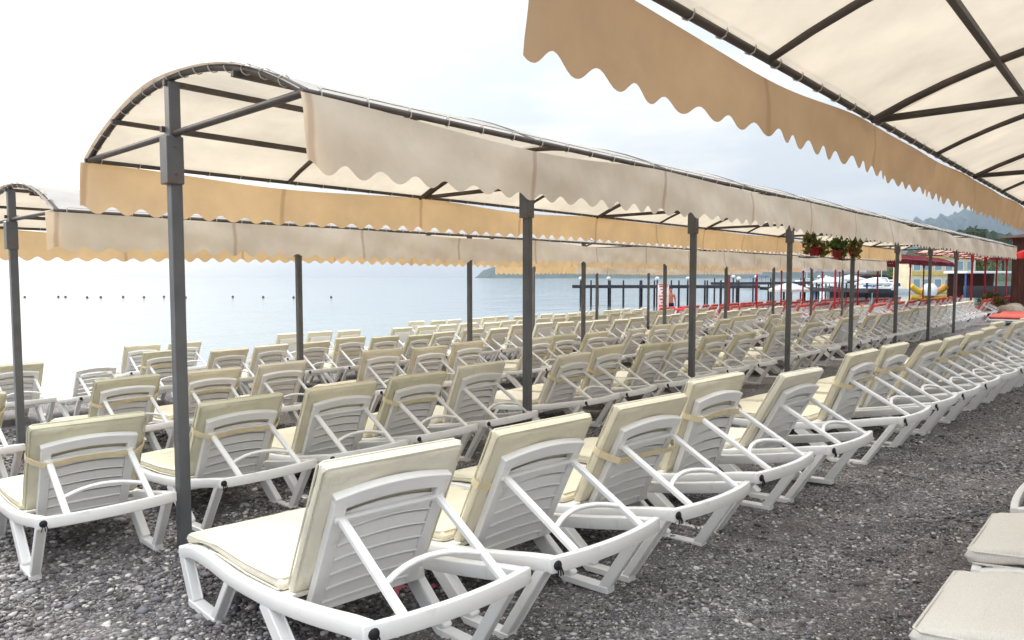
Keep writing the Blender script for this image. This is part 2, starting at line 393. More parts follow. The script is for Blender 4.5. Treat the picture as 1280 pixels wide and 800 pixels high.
def leg_mb(sx, which, lod):
    mb = MB(); x = sx*.322
    if which == 'head':
        A, a, b, Bt = (.035,.352), (.285,.020), (.500,.020), (.80,.262)
        wa, wb = .040, .074
    else:
        A, a, b, Bt = (1.800,.225), (1.67,.020), (1.385,.020), (1.175,.25)
        wa, wb = .072, .040
    mb.bar([(x, *A), (x, *a)], .050, wa, side=(1,0,0))
    mb.bar([(x, *Bt), (x, *b)], .050, wb, side=(1,0,0))
    lo, hi = min(a[0], b[0])-.035, max(a[0], b[0])+.035
    mb.bar([(x, lo, .017), (x, hi, .017)], .058, .034, side=(1,0,0))
    if lod == 0:
        mb.bar([(x-sx*.02, *A), (x-sx*.02, *a)], .008, wa+.014, side=(1,0,0))
        mb.bar([(x-sx*.02, *Bt), (x-sx*.02, *b)], .008, wb+.014, side=(1,0,0))
    return mb
def back_mb(lod):
    mb = MB(); top = .545
    def arch(x): return .030*(1-(x/.25)**2)
    if lod:
        mb.bar([bp_(0, .02, -.002), bp_(0, top+.01, -.002)], .50, .022, side=(1,0,0)); 
        return mb
    for sx in (-1, 1):
        mb.bar([bp_(sx*.222, -.02, 0), bp_(sx*.226, top-.03, 0)], .052, .036, side=(1,0,0))
    xs = np.linspace(-.250, .250, 13)
    mb.bar([bp_(x, top-.032+arch(x), 0) for x in xs], .064, .038, side=BD)
    xs = np.linspace(-.199, .199, 9)
    for k in range(6):
        s = .045+k*.073
        w = .062 if k < 5 else .080
        c = .008+.003*k
        pts = [bp_(x, s+(w-.062)/2+c*(1-(x/.2)**2), -.004) for x in xs]
        mb.bar(pts, w-.012, .010, side=(BD+BN*.16))
        mb.bar([p-BD*(w/2-.004)-BN*.006 for p in pts], .007, .018, side=BD)
    return mb
def brace_mb(lod):
    mb = MB(); n = 9 if lod == 0 else 3
    t0 = bp_(0, .445, -.018); t1 = Vector((0, -.030, .396))
    d = (t1-t0)
    for sx in (-1, 1):
        mb.bar([t0+Vector((sx*.213,0,0)), t0+d*.65+Vector((sx*.213,0,0)), t1+Vector((sx*.213,0,0))], .032, .024, side=(1,0,0))
    q = t0+d*.70
    mb.bar([q+Vector((x,0,0))-d.normalized()*(.055*(1-(x/.2)**2)) for x in np.linspace(-.2, .2, n)], .022, .020, side=d)
    if lod == 0:
        mb.bar([t0+Vector((-.24,0,0)), t0+Vector((.24,0,0))], .02, .02, side=d)
        for sx in (-1, 1):
            mb.bar([t0+d*.03+Vector((sx*.213,0,0)), t0+d*.62+Vector((sx*.213,0,0))], .010, .034, side=(1,0,0))
    return mb

def slab(mb, curve, hw, th, nx=10, ns=14, round_=.045, wob=0.0, seed=0, quilt=0):
    """soft cushion swept along curve(t)->(centre, normal): rounded edges, slightly puffed and creased"""
    rs = np.random.default_rng(seed); ph = rs.uniform(0, 6, 6)
    def prof(q):      # edge falloff
        q = abs(q); e = 1-q
        return math.sqrt(max(0, 1-(1-min(1, e/.10))**2))
    P = {}
    for side in (1, -1):
        for i in range(ns+1):
            t = .5-.5*math.cos(PI*i/ns) if False else i/ns
            t = (0, .012, .035, .075)[i] if i < 4 else ((1-.075, 1-.035, 1-.012, 1)[i-ns+3] if i > ns-4 else .075+(.85)*(i-3)/(ns-6))
            c, nrm = curve(t)
            for j in range(nx+1):
                xx = [-1, -.985, -.95, -.88, -.6, 0, .6, .88, .95, .985, 1][j] if nx == 10 else -1+2*j/nx
                k = min(prof(2*t-1) if True else 1, 1)
                h = th/2*min(prof(xx), k)
                dz = wob*(math.sin(3.1*xx+ph[0]+5*t)*math.sin(7*t+ph[1])+.5*math.sin(7*xx+ph[2])*math.sin(13*t+ph[3]))*min(prof(xx), k)
                if quilt and side > 0:
                    dq = abs((t*quilt) % 1-.5)*2; dz -= .006*math.exp(-((1-dq)/.10)**2)*k
                hwv = hw*(1-.006*math.sin(9*t+ph[4]))
                P[side, i, j] = c+Vector((hwv*xx, 0, 0))+nrm*(h*side+dz)
    for side in (1, -1):
        vs = [P[side, i, j] for i in range(ns+1) for j in range(nx+1)]
        fs = [(i*(nx+1)+j, (i+1)*(nx+1)+j, (i+1)*(nx+1)+j+1, i*(nx+1)+j+1) for i in range(ns) for j in range(nx)]
        mb.add(vs, fs)

def mat_mb(lod, seed=0, seat_only=False, hw=.308, th=.064, y1=1.835):
    mb = MB()
    def seat(t):
        y = .705+(y1-.705)*t; z = rail_z(y)+.028+th/2
        if t < .06: z -= .004
        return Vector((0, y, z)), Vector((0, .03, 1)).normalized()
    def back(t):
        s = .055+.600*t
        return bp_(0, s, .020+th/2), BN
    if lod:
        for c, a, b in ((seat, 0, 1), (back, 0, 1)):
            pts = [c(t)[0] for t in (0, .35, .7, 1)]
            mb.bar(pts, 2*hw, th, side=(1,0,0))
        return mb
    slab(mb, seat, hw, th, wob=.005, seed=seed, ns=52, quilt=6)
    if not seat_only: slab(mb, back, hw, th, wob=.006, seed=seed+5, ns=22)
    for c, a, b in ((seat, .01, .99),) if seat_only else ((seat, .01, .99), (back, .008, .992)):
        for off in (.30, -.30):
            pts = []
            loop = [(a, -.93), (a, 0), (a, .93), (a+.02, .990), (.3, .996), (.6, .996), (b-.02, .990), (b, .93), (b, 0), (b, -.93), (b-.02, -.990), (.6, -.996), (.3, -.996), (a+.02, -.990)]
            for t, x in loop:
                p, nn = c(t); pts.append(p+Vector((hw*x, 0, 0))+nn*th*off*1.1)
            mb.tube(pts, .0042, 5, closed=True)
    return mb
def strap_mb(kind, seed=0):
    """webbing tied round mat and backrest; kind 'full' crosses the back, 'edge' only folds over the mat"""
    mb = MB(); rs = np.random.default_rng(seed); s0 = .43+rs.uniform(-.06, .05); tl = rs.uniform(-.06, .10); dr = rs.uniform(-.01, .02)
    f, k = .084, (-.040 if kind == 'full' else .012)
    pts = []
    for x in np.linspace(-.30, .30, 7): pts.append((x, f, 0))
    pts += [(.315, f-.02, 0), (.315, .03, 0)]
    if kind == 'full': pts += [(.285, -.012, 0)]
    for x in np.linspace(.24, -.24, 7): pts.append((x, k-(.012 if abs(abs(x)-.213) < .06 and kind == 'full' else 0), dr*(1-(x/.26)**2)))
    if kind == 'full': pts += [(-.285, -.012, 0)]
    pts += [(-.315, .03, 0), (-.315, f-.02, 0)]
    P = [bp_(x, s0+tl*x-d, t) for x, t, d in pts]
    mb.bar(P, .037, .003, side=BD, closed=True)
    return mb
def cap_mb():
    mb = MB(); Rm = Matrix.Rotation(PI/2, 3, 'X')
    mb.lathe([(.0, -.004), (.019, -.002), (.022, .006), (.019, .014), (.010, .019), (.0, .020)], (-.322, -.024, .374), 12, Rm)
    for dx in (-.008, .002, .01):
        mb.bar([(-.322+dx, -.040, .366), (-.322+dx*1.4, -.045, .348), (-.322+dx*1.9, -.042, .334)], .004, .004, side=(1,0,0))
    return mb

LM = {}
def lm(key, fn, mt, **k):
    if key not in LM: LM[key] = fn().mesh(key.split(':')[0], mt, **k)
    return LM[key]
def lounger(u, v, rz=0, label='', group=None, lod=0, mat_kind='cream', strap=None, cap=True, dz=0, seat_only=False, seed=0, lock=False, name='sun_lounger'):
    sl = slope(v+.9)
    t = empty(name, (u, v, gz(v)+dz-.008), rz, math.atan(sl)); t.rotation_euler.y = random.uniform(-.008, .008) if lod == 0 else 0
    tag(t, label, 'sun lounger', group)
    pm = M['plastic']; rk = 0 if lock else (0, 1, 2, 0, 3)[seed % 5]; set_back(ANG[0]+(0, .07, -.05, .13)[rk])
    if lod == 0:
        obj('frame', lm('frame:0', lambda: frame_mb(0), pm, bevel=.008), t)
        obj('slatted_bed', lm('slatted_bed:0', lambda: bed_mb(0), pm, bevel=.003, seg=1), t)
        for sx in (-1, 1):
            for w in ('head', 'foot'):
                obj('leg', lm(f'leg:{sx}{w}', lambda: leg_mb(sx, w, 0), pm, bevel=.005, seg=1), t)
        obj('backrest', lm(f'backrest:0{rk}', lambda: back_mb(0), pm, bevel=.003, seg=1), t)
        obj('brace', lm(f'brace:0{rk}', lambda: brace_mb(0), pm, bevel=.004, seg=1), t)
        if mat_kind:
            k = seed % 4
            hw, th, y1 = (.30, .070, 1.86) if mat_kind == 'linen' else (.308, .064, 1.835)
            obj('mattress', lm(f'mattress:{mat_kind}{k}{rk}', lambda: mat_mb(0, k, hw=hw, th=th, y1=y1), M[mat_kind], smooth=True), t)
        if strap: obj('strap', lm(f'strap:{strap}{seed%6}{rk}', lambda: strap_mb(strap, seed % 6), M['tape']), t)
        if cap: obj('end_cap', lm('end_cap:0', cap_mb, M['black'], smooth=True), t)
    else:
        def fr():
            a = frame_mb(1)
            for sx in (-1, 1):
                for w in ('head', 'foot'):
                    b = leg_mb(sx, w, 1); a.add(b.v, b.f)
            for b in (bed_mb(1), brace_mb(1)): a.add(b.v, b.f)
            return a
        obj('frame', lm(f'frame:1{rk}', fr, pm), t)
        obj('backrest', lm(f'backrest:1{rk}', lambda: back_mb(1), pm), t)
        if mat_kind: obj('mattress', lm(f'mattress:{mat_kind}L{rk}', lambda: mat_mb(1), M[mat_kind]), t)
        if cap: obj('end_cap', lm('end_cap:0', cap_mb, M['black'], smooth=True), t)
        if strap: obj('strap', lm(f'strap:{strap}{seed%6}{rk}', lambda: strap_mb(strap, seed % 6), M['tape']), t)
    return t

ORD = 'first second third fourth fifth sixth seventh eighth ninth tenth eleventh twelfth thirteenth fourteenth fifteenth sixteenth'.split()
POSTS = {4.4: [1.87+3.25*k for k in range(9)], 8.6: [2.0+3.24*k for k in range(9)], 13.3: [15.7+3.15*k for k in range(5)]}
def near_post(u, v0, v1):
    return any(v0-.1 < pv < v1+.1 and abs(u-pu) < .42 for pv, us in POSTS.items() for pu in us)

def row(phrase, grp, items, nmax=14):
    """items: (u, v, yaw, mat, strap)"""
    for i, (u, v, rz, mk, st) in enumerate(items):
        d = math.hypot(u, v); lod = 0 if d < 15.5 else 1
        look = 'cream padded lounger' if mk else 'bare white lounger'
        if mk and st == 'full' and i < nmax: look = 'cream lounger tied with webbing'
        if mk and st == 'edge' and i < nmax: look = 'cream lounger, webbing round mat only'
        lab = f'{look}, {ORD[i]} from near end of {phrase}' if i < nmax else f'small far cream lounger, past the fourteenth in {phrase}'
        lounger(u, v, rz, lab, grp, lod, mk, st, seed=i*3+len(phrase)+random.randint(0, 3), lock=(i < 3 and phrase in ('the walkway row', 'the middle canopy row')), cap=(i < 9 or random.random() < .9))

R = lambda s: random.uniform(-s, s)
def mk_(p=0): return random.choice(['cream', 'cream', 'cream_pale', 'cream_olive'])
# row beside the gravel walkway
A = [(1.628, 1.724, -.110, 'cream_pale', None), (2.417, 1.63, -.083, 'cream', 'edge'), (3.22, 1.56, -.085, 'cream', 'full'), (4.08, 1.53, -.08, 'cream', 'full'), (4.94, 1.43, -.075, 'cream_pale', None),
     (6.27, 1.34, -.07, 'cream', 'full'), (7.10, 1.30, -.07, 'cream', 'full'), (7.86, 1.24, -.07, 'cream', None), (8.68, 1.19, -.06, 'cream', 'full'), (9.46, 1.13, -.06, 'cream', 'full'),
     (10.25, 1.08, -.06, 'cream', 'full'), (11.05, 1.02, -.06, 'cream', None), (11.8, .97, -.06, 'cream', None), (12.6, .93, -.06, 'cream', None)]
row('the walkway row', 'loungers of the row beside the walkway', A)
# row under the middle canopy
Bu = [1.41, 2.40, 3.22, 4.04, 4.87, 6.29, 7.05, 7.95, 8.72, 9.68, 10.62, 11.98, 12.75, 13.7, 15.7]
while Bu[-1] < 29.6: Bu.append(Bu[-1]+.82)
Bst = ['full', 'full', None, 'full', None, 'full', 'full', 'edge', None, 'full', None, None, None, None]
Bl = []
for i, u in enumerate(Bu):
    if i > 10 and near_post(u, 4.35, 6.2): u += .25
    Bl.append((u, (4.295,)[i] if i < 1 else 4.36+R(.04), -.068 if i < 1 else -.02+R(.055), 'cream_olive' if i < 2 else mk_(), Bst[i] if i < len(Bst) else None))
row('the middle canopy row', 'loungers of the row under the middle canopy', Bl)
def auto(v0, u0, u1, drift, first=(), skip=()):
    L_ = list(first); u = u0
    while u < u1:
        v = v0+drift*(u-u0)+R(.07)
        if not near_post(u, v, v+1.85) and not any(a < u < b for a, b in skip):
            L_.append((u, v, -.02+R(.07), mk_(), random.choice(['full', None, None, 'edge', None])))
        u += .775+R(.035)
    return L_
Cf = [(1.35, 7.2, .03, 'cream_olive', 'full'), (2.70, 7.25, 0, 'cream_olive', 'full'), (3.50, 7.15, -.03, 'cream', 'full')]
Cl = auto(7.2, 4.35, 27.4, 0, Cf)
row('row behind the planks', 'loungers of the row behind the plank path', Cl)
Df = [(2.55, 10.7, 0, 'cream_olive', None), (3.45, 10.5, .02, None, None), (4.45, 10.65, 0, 'cream_olive', 'full')]
Dl = auto(10.65, 5.4, 27.4, -.02, Df, skip=((17.2, 18.2),))
row('fourth row from walkway', 'loungers of the fourth row from the walkway', Dl)
El = auto(13.55, 5.2, 27.4, -.01, (), skip=((6.6, 7.9), (10.3, 11.0)))
row('fifth row from walkway', 'loungers of the fifth row from the walkway', El)
Fl = auto(16.2, 14.2, 27.4, 0, ())
row('the waterline row', 'loungers of the waterline row', Fl)
# linen padded loungers, under the near canopy
for i, (u, lab) in enumerate([(1.05, 'linen padded white lounger lowest in the frame corner'), (1.84, 'beige linen padded lounger whose corner just shows at the lower frame edge'), (2.64, 'beige linen padded lounger showing most of its foot end on the gravel'),
        (3.50, 'beige linen padded lounger second in from the frame corner'), (4.50, None)]):
    if lab: lounger(u, -1.36+.0*i, R(.02), lab, 'linen padded loungers facing the row by the walkway', 0, 'linen', seed=i, cap=False)
    else: lounger(u, -1.36, 0, 'bare white lounger foot beyond the beige linen padded loungers', None, 0, None, cap=False)

# red loungers past the canopies
for ri, v in enumerate((4.6, 7.6, 10.6, 13.6, 16.2)):
    u = 28.6+(0 if ri else 4.4)
    ph = ('nearest the hut', 'second from the hut', 'third from the hut', 'fourth from the hut', 'along the waterline')[ri]
    while u < 46.5:
        lounger(u, v+R(.12), R(.06), f'far white lounger with red mat in the red row {ph}', f'red loungers in the row {ph}', 1, 'redmat', cap=False)
        u += .88+R(.05)

# ------------------------------------------------------------------ shade canopies
def canopy(u0, nb, s, vp, zt, label, posts_mat='steel', tube='rust', roof='roof', val='val', hw=1.45, rise=.33, lod=0, name='shade_canopy', back=True, valh=.37, front='val', vx=0.0, front_on=True):
    zg = gz(vp); t = empty(name, (u0, vp, zg)); tag(t, label, 'canopy')
    H = zt-zg; Lx = nb*s; e = .05
    Rr = (hw*hw+rise*rise)/(2*rise); zc = H+rise-Rr
    def az(y): return zc+math.sqrt(Rr*Rr-y*y)
    pm, tm = M[posts_mat], M[tube]
    def pm_post():
        mb = MB(); mb.bar([(0,0,-.25), (0,0,H+rise-.03)], .068, .068, side=(1,0,0))
        mb.bar([(-.012,0,H-.30), (-.012,0,H-.02)], .10, .105, side=(1,0,0))
        for z in (H-.24, H-.08): mb.lathe([(.011,-.06), (.011,.06)], (-.012,0,z), 6, Matrix.Rotation(PI/2, 3, 'X'))
        return mb.mesh('post', pm, bevel=.004, seg=1)
    post = pm_post()
    ys = np.linspace(-hw, hw, 17)
    ma = MB(); ma.tube([(0, y, az(y)) for y in ys], .019, 8 if lod == 0 else 5, side=(1,0,0)); arch = ma.mesh('arch', tm, smooth=True)
    mt = MB(); mt.tube([(0, -hw, H), (0, hw, H)], .021, 8 if lod == 0 else 5, side=(1,0,0)); tie = mt.mesh('tie_bar', tm, smooth=True)
    for k in range(nb+1):
        obj('post', post, t, (k*s, 0, 0)); obj('arch', arch, t, (k*s, 0, 0)); obj('tie_bar', tie, t, (k*s, 0, 0))
        if lod == 0 and 0 < k < nb: obj('arch', arch, t, (k*s-.075, 0, -.018))
        if k < nb: obj('arch', arch, t, (k*s+s/2, 0, 0))
    for y, z, r in ((0, H+rise-.035, .02), (-hw*.58, az(hw*.58)-.035, .018), (hw*.58, az(hw*.58)-.035, .018), (0, H+.03, .02)):
        mb = MB(); mb.bar([(-e, y+(.055 if z < H+.1 else 0), z), (Lx+e, y+(.055 if z < H+.1 else 0), z)], 1.6*r, 1.6*r); mb.build('purlin', tm, t)
    for sg in (-1, 1):
        mb = MB(); mb.tube([(-.03, sg*hw, H), (Lx+e, sg*hw, H)], .017, 8, side=(0,0,1)); mb.build('eave_bar', tm, t, smooth=True)
    # roof cloth, sagging a little between arches, edges drawn in by the lacing
    mb = MB(); nx = nb*(24 if lod == 0 else 6); ny = 18
    def rf(a, b):
        x = -e+.01+a*(Lx+2*e-.02); w = hw+.004-.016*abs(math.sin(PI*x/(s/12))) if lod == 0 else hw
        y = -w+2*w*b; q = abs(math.sin(PI*x/(s/2)))
        return (x, y, az(min(abs(y), hw))+.008+.016*math.sin(PI*b)-.030*q*math.sin(PI*b)+(.006*math.sin(x*9+y*5)*math.sin(PI*b)))
    mb.grid(rf, nx, ny); o = mb.build('roof_cloth', M[roof], t, smooth=True)
    # valances
    for sg, on, vm in ((-1, front_on, front), (1, back, val)):
        if not on: continue
        mb = MB(); n = int(Lx/.0175) if lod == 0 else int(Lx/.053); seed = random.uniform(0, 9)
        def vf(a, b, sg=sg, seed=seed):
            x = vx+a*(Lx-vx); bay = (x % s)/s
            sag = .012+.055*math.sin(PI*bay)**2*(.55+.45*math.sin(seed+1.7*int(x/s)))
            sc = abs(math.sin(PI*x/.213+.4+.25*math.sin(x*.9+seed)))
            bot = valh+.014*math.sin(x*.7+seed)-.050*(1-sc*sc)**1.15*(1+.18*math.sin(x*2.3+seed))
            z = H-sag-(bot-sag)*b
            y = sg*(hw+.026)+sg*b*(.028*math.sin(x*1.25+seed)+.014*math.sin(x*4.3+seed*2)+.02)*(1.2-.2*b)+.008*math.sin(x*11+seed+b*3)*b+.012*math.sin(x*4.1-b*2.6+seed*3)*math.sin(PI*min(1, b+.15))
            return (x, y, z)
        mb.grid(vf, n, 7); mb.build('valance', M[vm], t, smooth=True)
    if lod == 0:
        mb = MB()
        for sg in (-1, 1):       # one cord spiralling round each eave bar
            mb = MB(); pts = []
            for i in range(int(Lx/(s/12))+1):
                c = Vector((i*s/12+.06, sg*hw, H))
                pts += [c+Vector((.004*q, sg*.024*math.sin(q), .027*math.cos(q)+.006)) for q in np.linspace(0, 2*PI, 9)]
            mb.tube(pts, .0035, 4); mb.build('lacing', M['cord'], t)
        mb = MB(); pts = []
        for y in ys[1:-1]:
            c = Vector((0, y, az(y)+.004)); pts += [c+Vector((.028*math.sin(q), .004*q, .028*math.cos(q))) for q in np.linspace(0, 2*PI, 9)]
        mb.tube(pts, .0035, 4)
        mb.build('lacing', M['cord'], t)
    return t

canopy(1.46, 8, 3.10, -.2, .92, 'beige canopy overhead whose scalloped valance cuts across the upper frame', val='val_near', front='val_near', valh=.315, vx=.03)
canopy(1.855, 7, 3.25, 4.4, .858, vx=-.05, label='long arched beige canopy on grey posts over the middle loungers')
canopy(2.0, 8, 3.24, 8.6, .585, vx=-.10, label='arched beige canopy behind the middle one, its end post at frame edge')
canopy(15.7, 4, 3.15, 13.3, .47, 'low far beige canopy nearest the sea showing an orange valance', lod=1)
for (v, zt, roof, n, u0, lab) in ((5.6, .95, 'roof', 5, 31.5, 'open sided beige roofed canopy on red posts beside the hut'), (10.0, .86, 'redcloth', 5, 31.5, 'dark red canopy on red posts, middle of three over red loungers'),
                          (14.5, .58, 'whitecloth', 5, 31.0, 'pale canopy on red posts over the red loungers by the water')):
    canopy(u0, n, 3.1, v, zt, lab, posts_mat='redsteel', tube='redsteel', roof=roof, val=roof, front=roof, lod=1, valh=.28, back=(v > 6), front_on=(v > 6))

# ------------------------------------------------------------------ plank path
def planks():
    mb = MB(); u = -3.0; k = 0
    while u < 29:
        w = .14; v0, v1 = 6.33+R(.02), 7.06+R(.02)
        if random.random() > .02:
            mb.box((u+w/2, (v0+v1)/2, gz(6.7)+.045+R(.004)), (w-.012, v1-v0, .03), Matrix.Rotation(-.05, 3, 'X'))
        u += w
    t = empty('plank_path', (-3, 6.7, gz(6.7)))
    tag(t, 'weathered wooden plank path laid between two lounger rows', 'boardwalk')
    o = mb.build('planks', M['wood'], t); o.location = -Vector(t.location)
    m2 = MB()
    for v in (6.45, 6.95): m2.bar([(-3, v, gz(v)+.012), (29, v, gz(v)+.012)], .05, .045)
    o = m2.build('joist', M['wood'], t); o.location = -Vector(t.location)
planks()

# ------------------------------------------------------------------ big stones
def blob(name, c, r, mt, seed, label, cat, group=None, sq=(1,1,1), sub=3, rough=.18):
    bm = bmesh.new(); bmesh.ops.create_icosphere(bm, subdivisions=sub, radius=1); rs = np.random.default_rng(seed); ds = rs.normal(0, 1, (7, 3)); ph = rs.uniform(0, 6, 7)
    for v in bm.verts:
        k = 1+rough*sum(math.sin(2.0*float(np.dot(d, v.co))+p) for d, p in zip(ds, ph))/4
        v.co = Vector((v.co.x*sq[0], v.co.y*sq[1], v.co.z*sq[2]))*k*r
    for f in bm.faces: f.smooth = True
    me = bpy.data.meshes.new(name); bm.to_mesh(me); bm.free(); me.materials.append(mt)
    o = obj(name, me, None, c); o.rotation_euler.z = seed; return tag(o, label, cat, group)
for i, (px, py, r, lab) in enumerate([(1111, 579, .042, 'smooth grey beach stone lying alone on the walkway gravel'), (1235, 665, .022, None), (640, 0, 0, None)]):
    if not r: continue
    d = 1.47*F/(py-347); p = view(px, py, d); p.z = gz(p.y)+r*.25
    d = -(gz(p.y))*F/(py-347); p = view(px, py, d); p.z = gz(p.y)+r*.3
    blob('beach_stone', p, r, M['pavement'], i+3, lab or 'small pale beach stone on the gravel by the linen loungers', 'stone', sq=(1.25, .95, .6))

def scrap():
    p = view(512, 743, 2.9); d = -gz(2.2)*F/(743-347); p = view(512, 743, d); p.z = gz(p.y)+.012
    mb = MB(); mb.bar(smooth_path([p+Vector((a*.13-.10, .05*math.sin(3*a), .012+.012*math.sin(4*a))) for a in np.linspace(0, 1.6, 7)], 3), .03, .003, side=(0,1,0))
    tag(mb.build('ribbon_scrap', mat('faded_pink_plastic', (.62,.16,.20), .5)), 'faded pink ribbon scrap lying on gravel under the first walkway lounger', 'litter')
scrap()
# ------------------------------------------------------------------ leaf cloud helper
def leaf_cloud(mb, c, rad, n, size, rs, clumps=None):
    c = Vector(c)
    cl = clumps or [(c, rad)]
    for i in range(n):
        cc, rr = cl[rs.integers(len(cl))]
        d = rs.normal(0, 1, 3); d /= np.linalg.norm(d)+1e-9
        p = Vector(cc)+Vector([float(x) for x in d*np.array(rr)*(rs.random()**.45)])
        a = Vector([float(x) for x in rs.normal(0, 1, 3)]).normalized(); b = a.cross(Vector([float(x) for x in rs.normal(0, 1, 3)])).normalized()
        s = size*float(rs.uniform(.6, 1.3))
        mb.add([p-a*s, p+b*s*.45, p+a*s, p-b*s*.45], [(0,1,2,3)])

# hanging baskets
def basket(px, py, d, lab, seed, spread):
    p = view(px, py, d); rs = np.random.default_rng(seed)
    t = empty('hanging_basket', p); tag(t, lab, 'flower basket', 'flower baskets hung under the middle canopy')
    mb = MB(); mb.lathe([(.0, -.07), (.075, -.07), (.105, .055), (.115, .06), (.115, .08), (.10, .08), (.09, .05), (0, .04)], seg=18); mb.build('pot', M['red'], t, smooth=True)
    mb = MB(); hook = Vector((0, 0, .846-p.z+.03-.02))
    for k in range(3):
        a = 2*PI*k/3; mb.tube([(.13*math.cos(a), .13*math.sin(a), .095), hook], .004, 5)
    mb.build('hanger', M['rust'], t)
    mb = MB(); leaf_cloud(mb, (0, 0, .2), (.2, .2, .2), 210, .06, rs, [(Vector((R(.15), R(.15), .20+R(.10))), (.11*spread, .11*spread, .17)) for _ in range(6)]+[(Vector((R(.16), R(.16), .02)), (.08, .08, .16)) for _ in range(int(2*spread))])
    mb.build('foliage', M['leafy' if seed % 2 else 'leaf'], t)
basket(1017, 315, 12.45, 'red pot of upright leaves hanging under the middle canopy before its fifth post', 1, 1.0)
basket(1046, 318, 13.3, 'red pot with trailing shoots hanging just short of the fifth canopy post', 2, 1.3)
basket(1066, 316, 13.85, 'bushy trailing basket hanging against the fifth canopy post', 3, 1.5)

# ------------------------------------------------------------------ man and notice board
def man():
    base = view(838, 347, 34.5); base.z = gz(base.y)
    t = empty('person', base, math.radians(-48+180+10)); tag(t, 'bare chested person in navy shorts standing with back turned by the board', 'person')
    J = [((0,0,.95),.13),((0,0,1.12),.125),((0,-.01,1.32),.15),((0,-.01,1.47),.07),((0,.0,1.56),.062),((0,.01,1.64),.092),((0,.01,1.73),.088),
         ((-.19,-.01,1.42),.06),((-.25,.0,1.17),.045),((-.22,.10,.95),.035),((-.21,.13,.87),.038),
         ((.19,-.01,1.42),.06),((.25,.0,1.17),.045),((.22,.10,.95),.035),((.21,.13,.87),.038),
         ((-.1,0,.88),.10),((-.11,.02,.50),.062),((-.12,-.02,.08),.042),((-.13,.12,.03),.032),
         ((.1,0,.88),.10),((.11,.02,.50),.062),((.12,-.02,.08),.042),((.13,.12,.03),.032)]
    E = [(0,1),(1,2),(2,3),(3,4),(4,5),(5,6),(2,7),(7,8),(8,9),(9,10),(2,11),(11,12),(12,13),(13,14),(0,15),(15,16),(16,17),(17,18),(0,19),(19,20),(20,21),(21,22)]
    me = bpy.data.meshes.new('body'); me.from_pydata([j[0] for j in J], E, []); o = obj('body', me, t)
    me.materials.append(M['skin'])
    md = o.modifiers.new('skin', 'SKIN'); sv = me.skin_vertices[0].data
    for i, (p, r) in enumerate(J): sv[i].radius = (r, r*(.72 if i in (0,1,2) else .95)); 
    sv[0].use_root = True
    o.modifiers.new('sub', 'SUBSURF').levels = 2; o.modifiers['sub'].render_levels = 2
    mb = MB()
    prof = [(.165, 1.0), (.175, .92), (.18, .80)]
    def shorts(a, b):
        q = 2*PI*a; z = 1.02-.22*b; r = .165+.018*b
        return (r*math.cos(q)*1.02, r*.82*math.sin(q), z)
    mb.grid(shorts, 20, 5)
    for sx in (-1, 1):
        mb.grid(lambda a, b: (sx*.105+.105*math.cos(2*PI*a), .01+.115*math.sin(2*PI*a), .84-.30*b), 14, 4)
    mb.build('shorts', M['navy'], t, smooth=True)
    bm = bmesh.new(); bmesh.ops.create_icosphere(bm, subdivisions=3, radius=.104)
    for v in bm.verts:
        v.co = Vector((v.co.x*.93, v.co.y*1.0, v.co.z*.95)); 
    bmesh.ops.delete(bm, geom=[v for v in bm.verts if v.co.y > .045 and v.co.z < .05 or v.co.z < -.06], context='VERTS')
    for f in bm.faces: f.smooth = True
    hm = bpy.data.meshes.new('hair'); bm.to_mesh(hm); bm.free(); hm.materials.append(M['hair']); obj('hair', hm, t, (0, .0, 1.70))
man()
def board():
    p = view(829, 347, 34.0); p.z = gz(p.y)
    t = empty('notice_board', p, math.radians(-48)); tag(t, 'tall white and red notice board standing on the beach by the person', 'notice board')
    mb = MB(); mb.box((0,0,1.16), (.52,.06,1.62)); mb.build('panel', M['white'], t, bevel=.01)
    mb = MB()
    for k in range(9): mb.box((R(.03), -.034, 1.83-k*.155), (.40-.09*(k % 3), .008, .055 if k % 2 else .085))
    mb.box((0, -.033, 1.93), (.50, .008, .06)); mb.build('printed_lines', mat('faded_red_print', (.55,.16,.15), .7), t)
    mb = MB()
    for sx in (-.2, .2): mb.bar([(sx, .0, -.2), (sx, 0, .36)], .05, .05, side=(1,0,0))
    mb.build('leg', M['darkwood'], t)
board()
def towel(px, py, d):
    p = view(px, py, d); t = empty('beach_towel', p, -.8); tag(t, 'red and blue beach towel draped over a lounger near the person', 'towel')
    for nm, x0, x1, mt in (('red_half', -.42, .16, 'towelred'), ('blue_half', .16, .42, 'blue')):
        mb = MB()
        def f(a, b): 
            x = x0+(x1-x0)*a; y = -.3+.6*b
            return (x, y, .05-.55*abs(y)**1.5+.02*math.sin(9*x+4*y)-.12*x*x)
        mb.grid(f, 10, 10); o = mb.build(nm, M[mt], t, smooth=True); md = o.modifiers.new('thick', 'SOLIDIFY'); md.thickness = .012
towel(852, 386, 32.0)

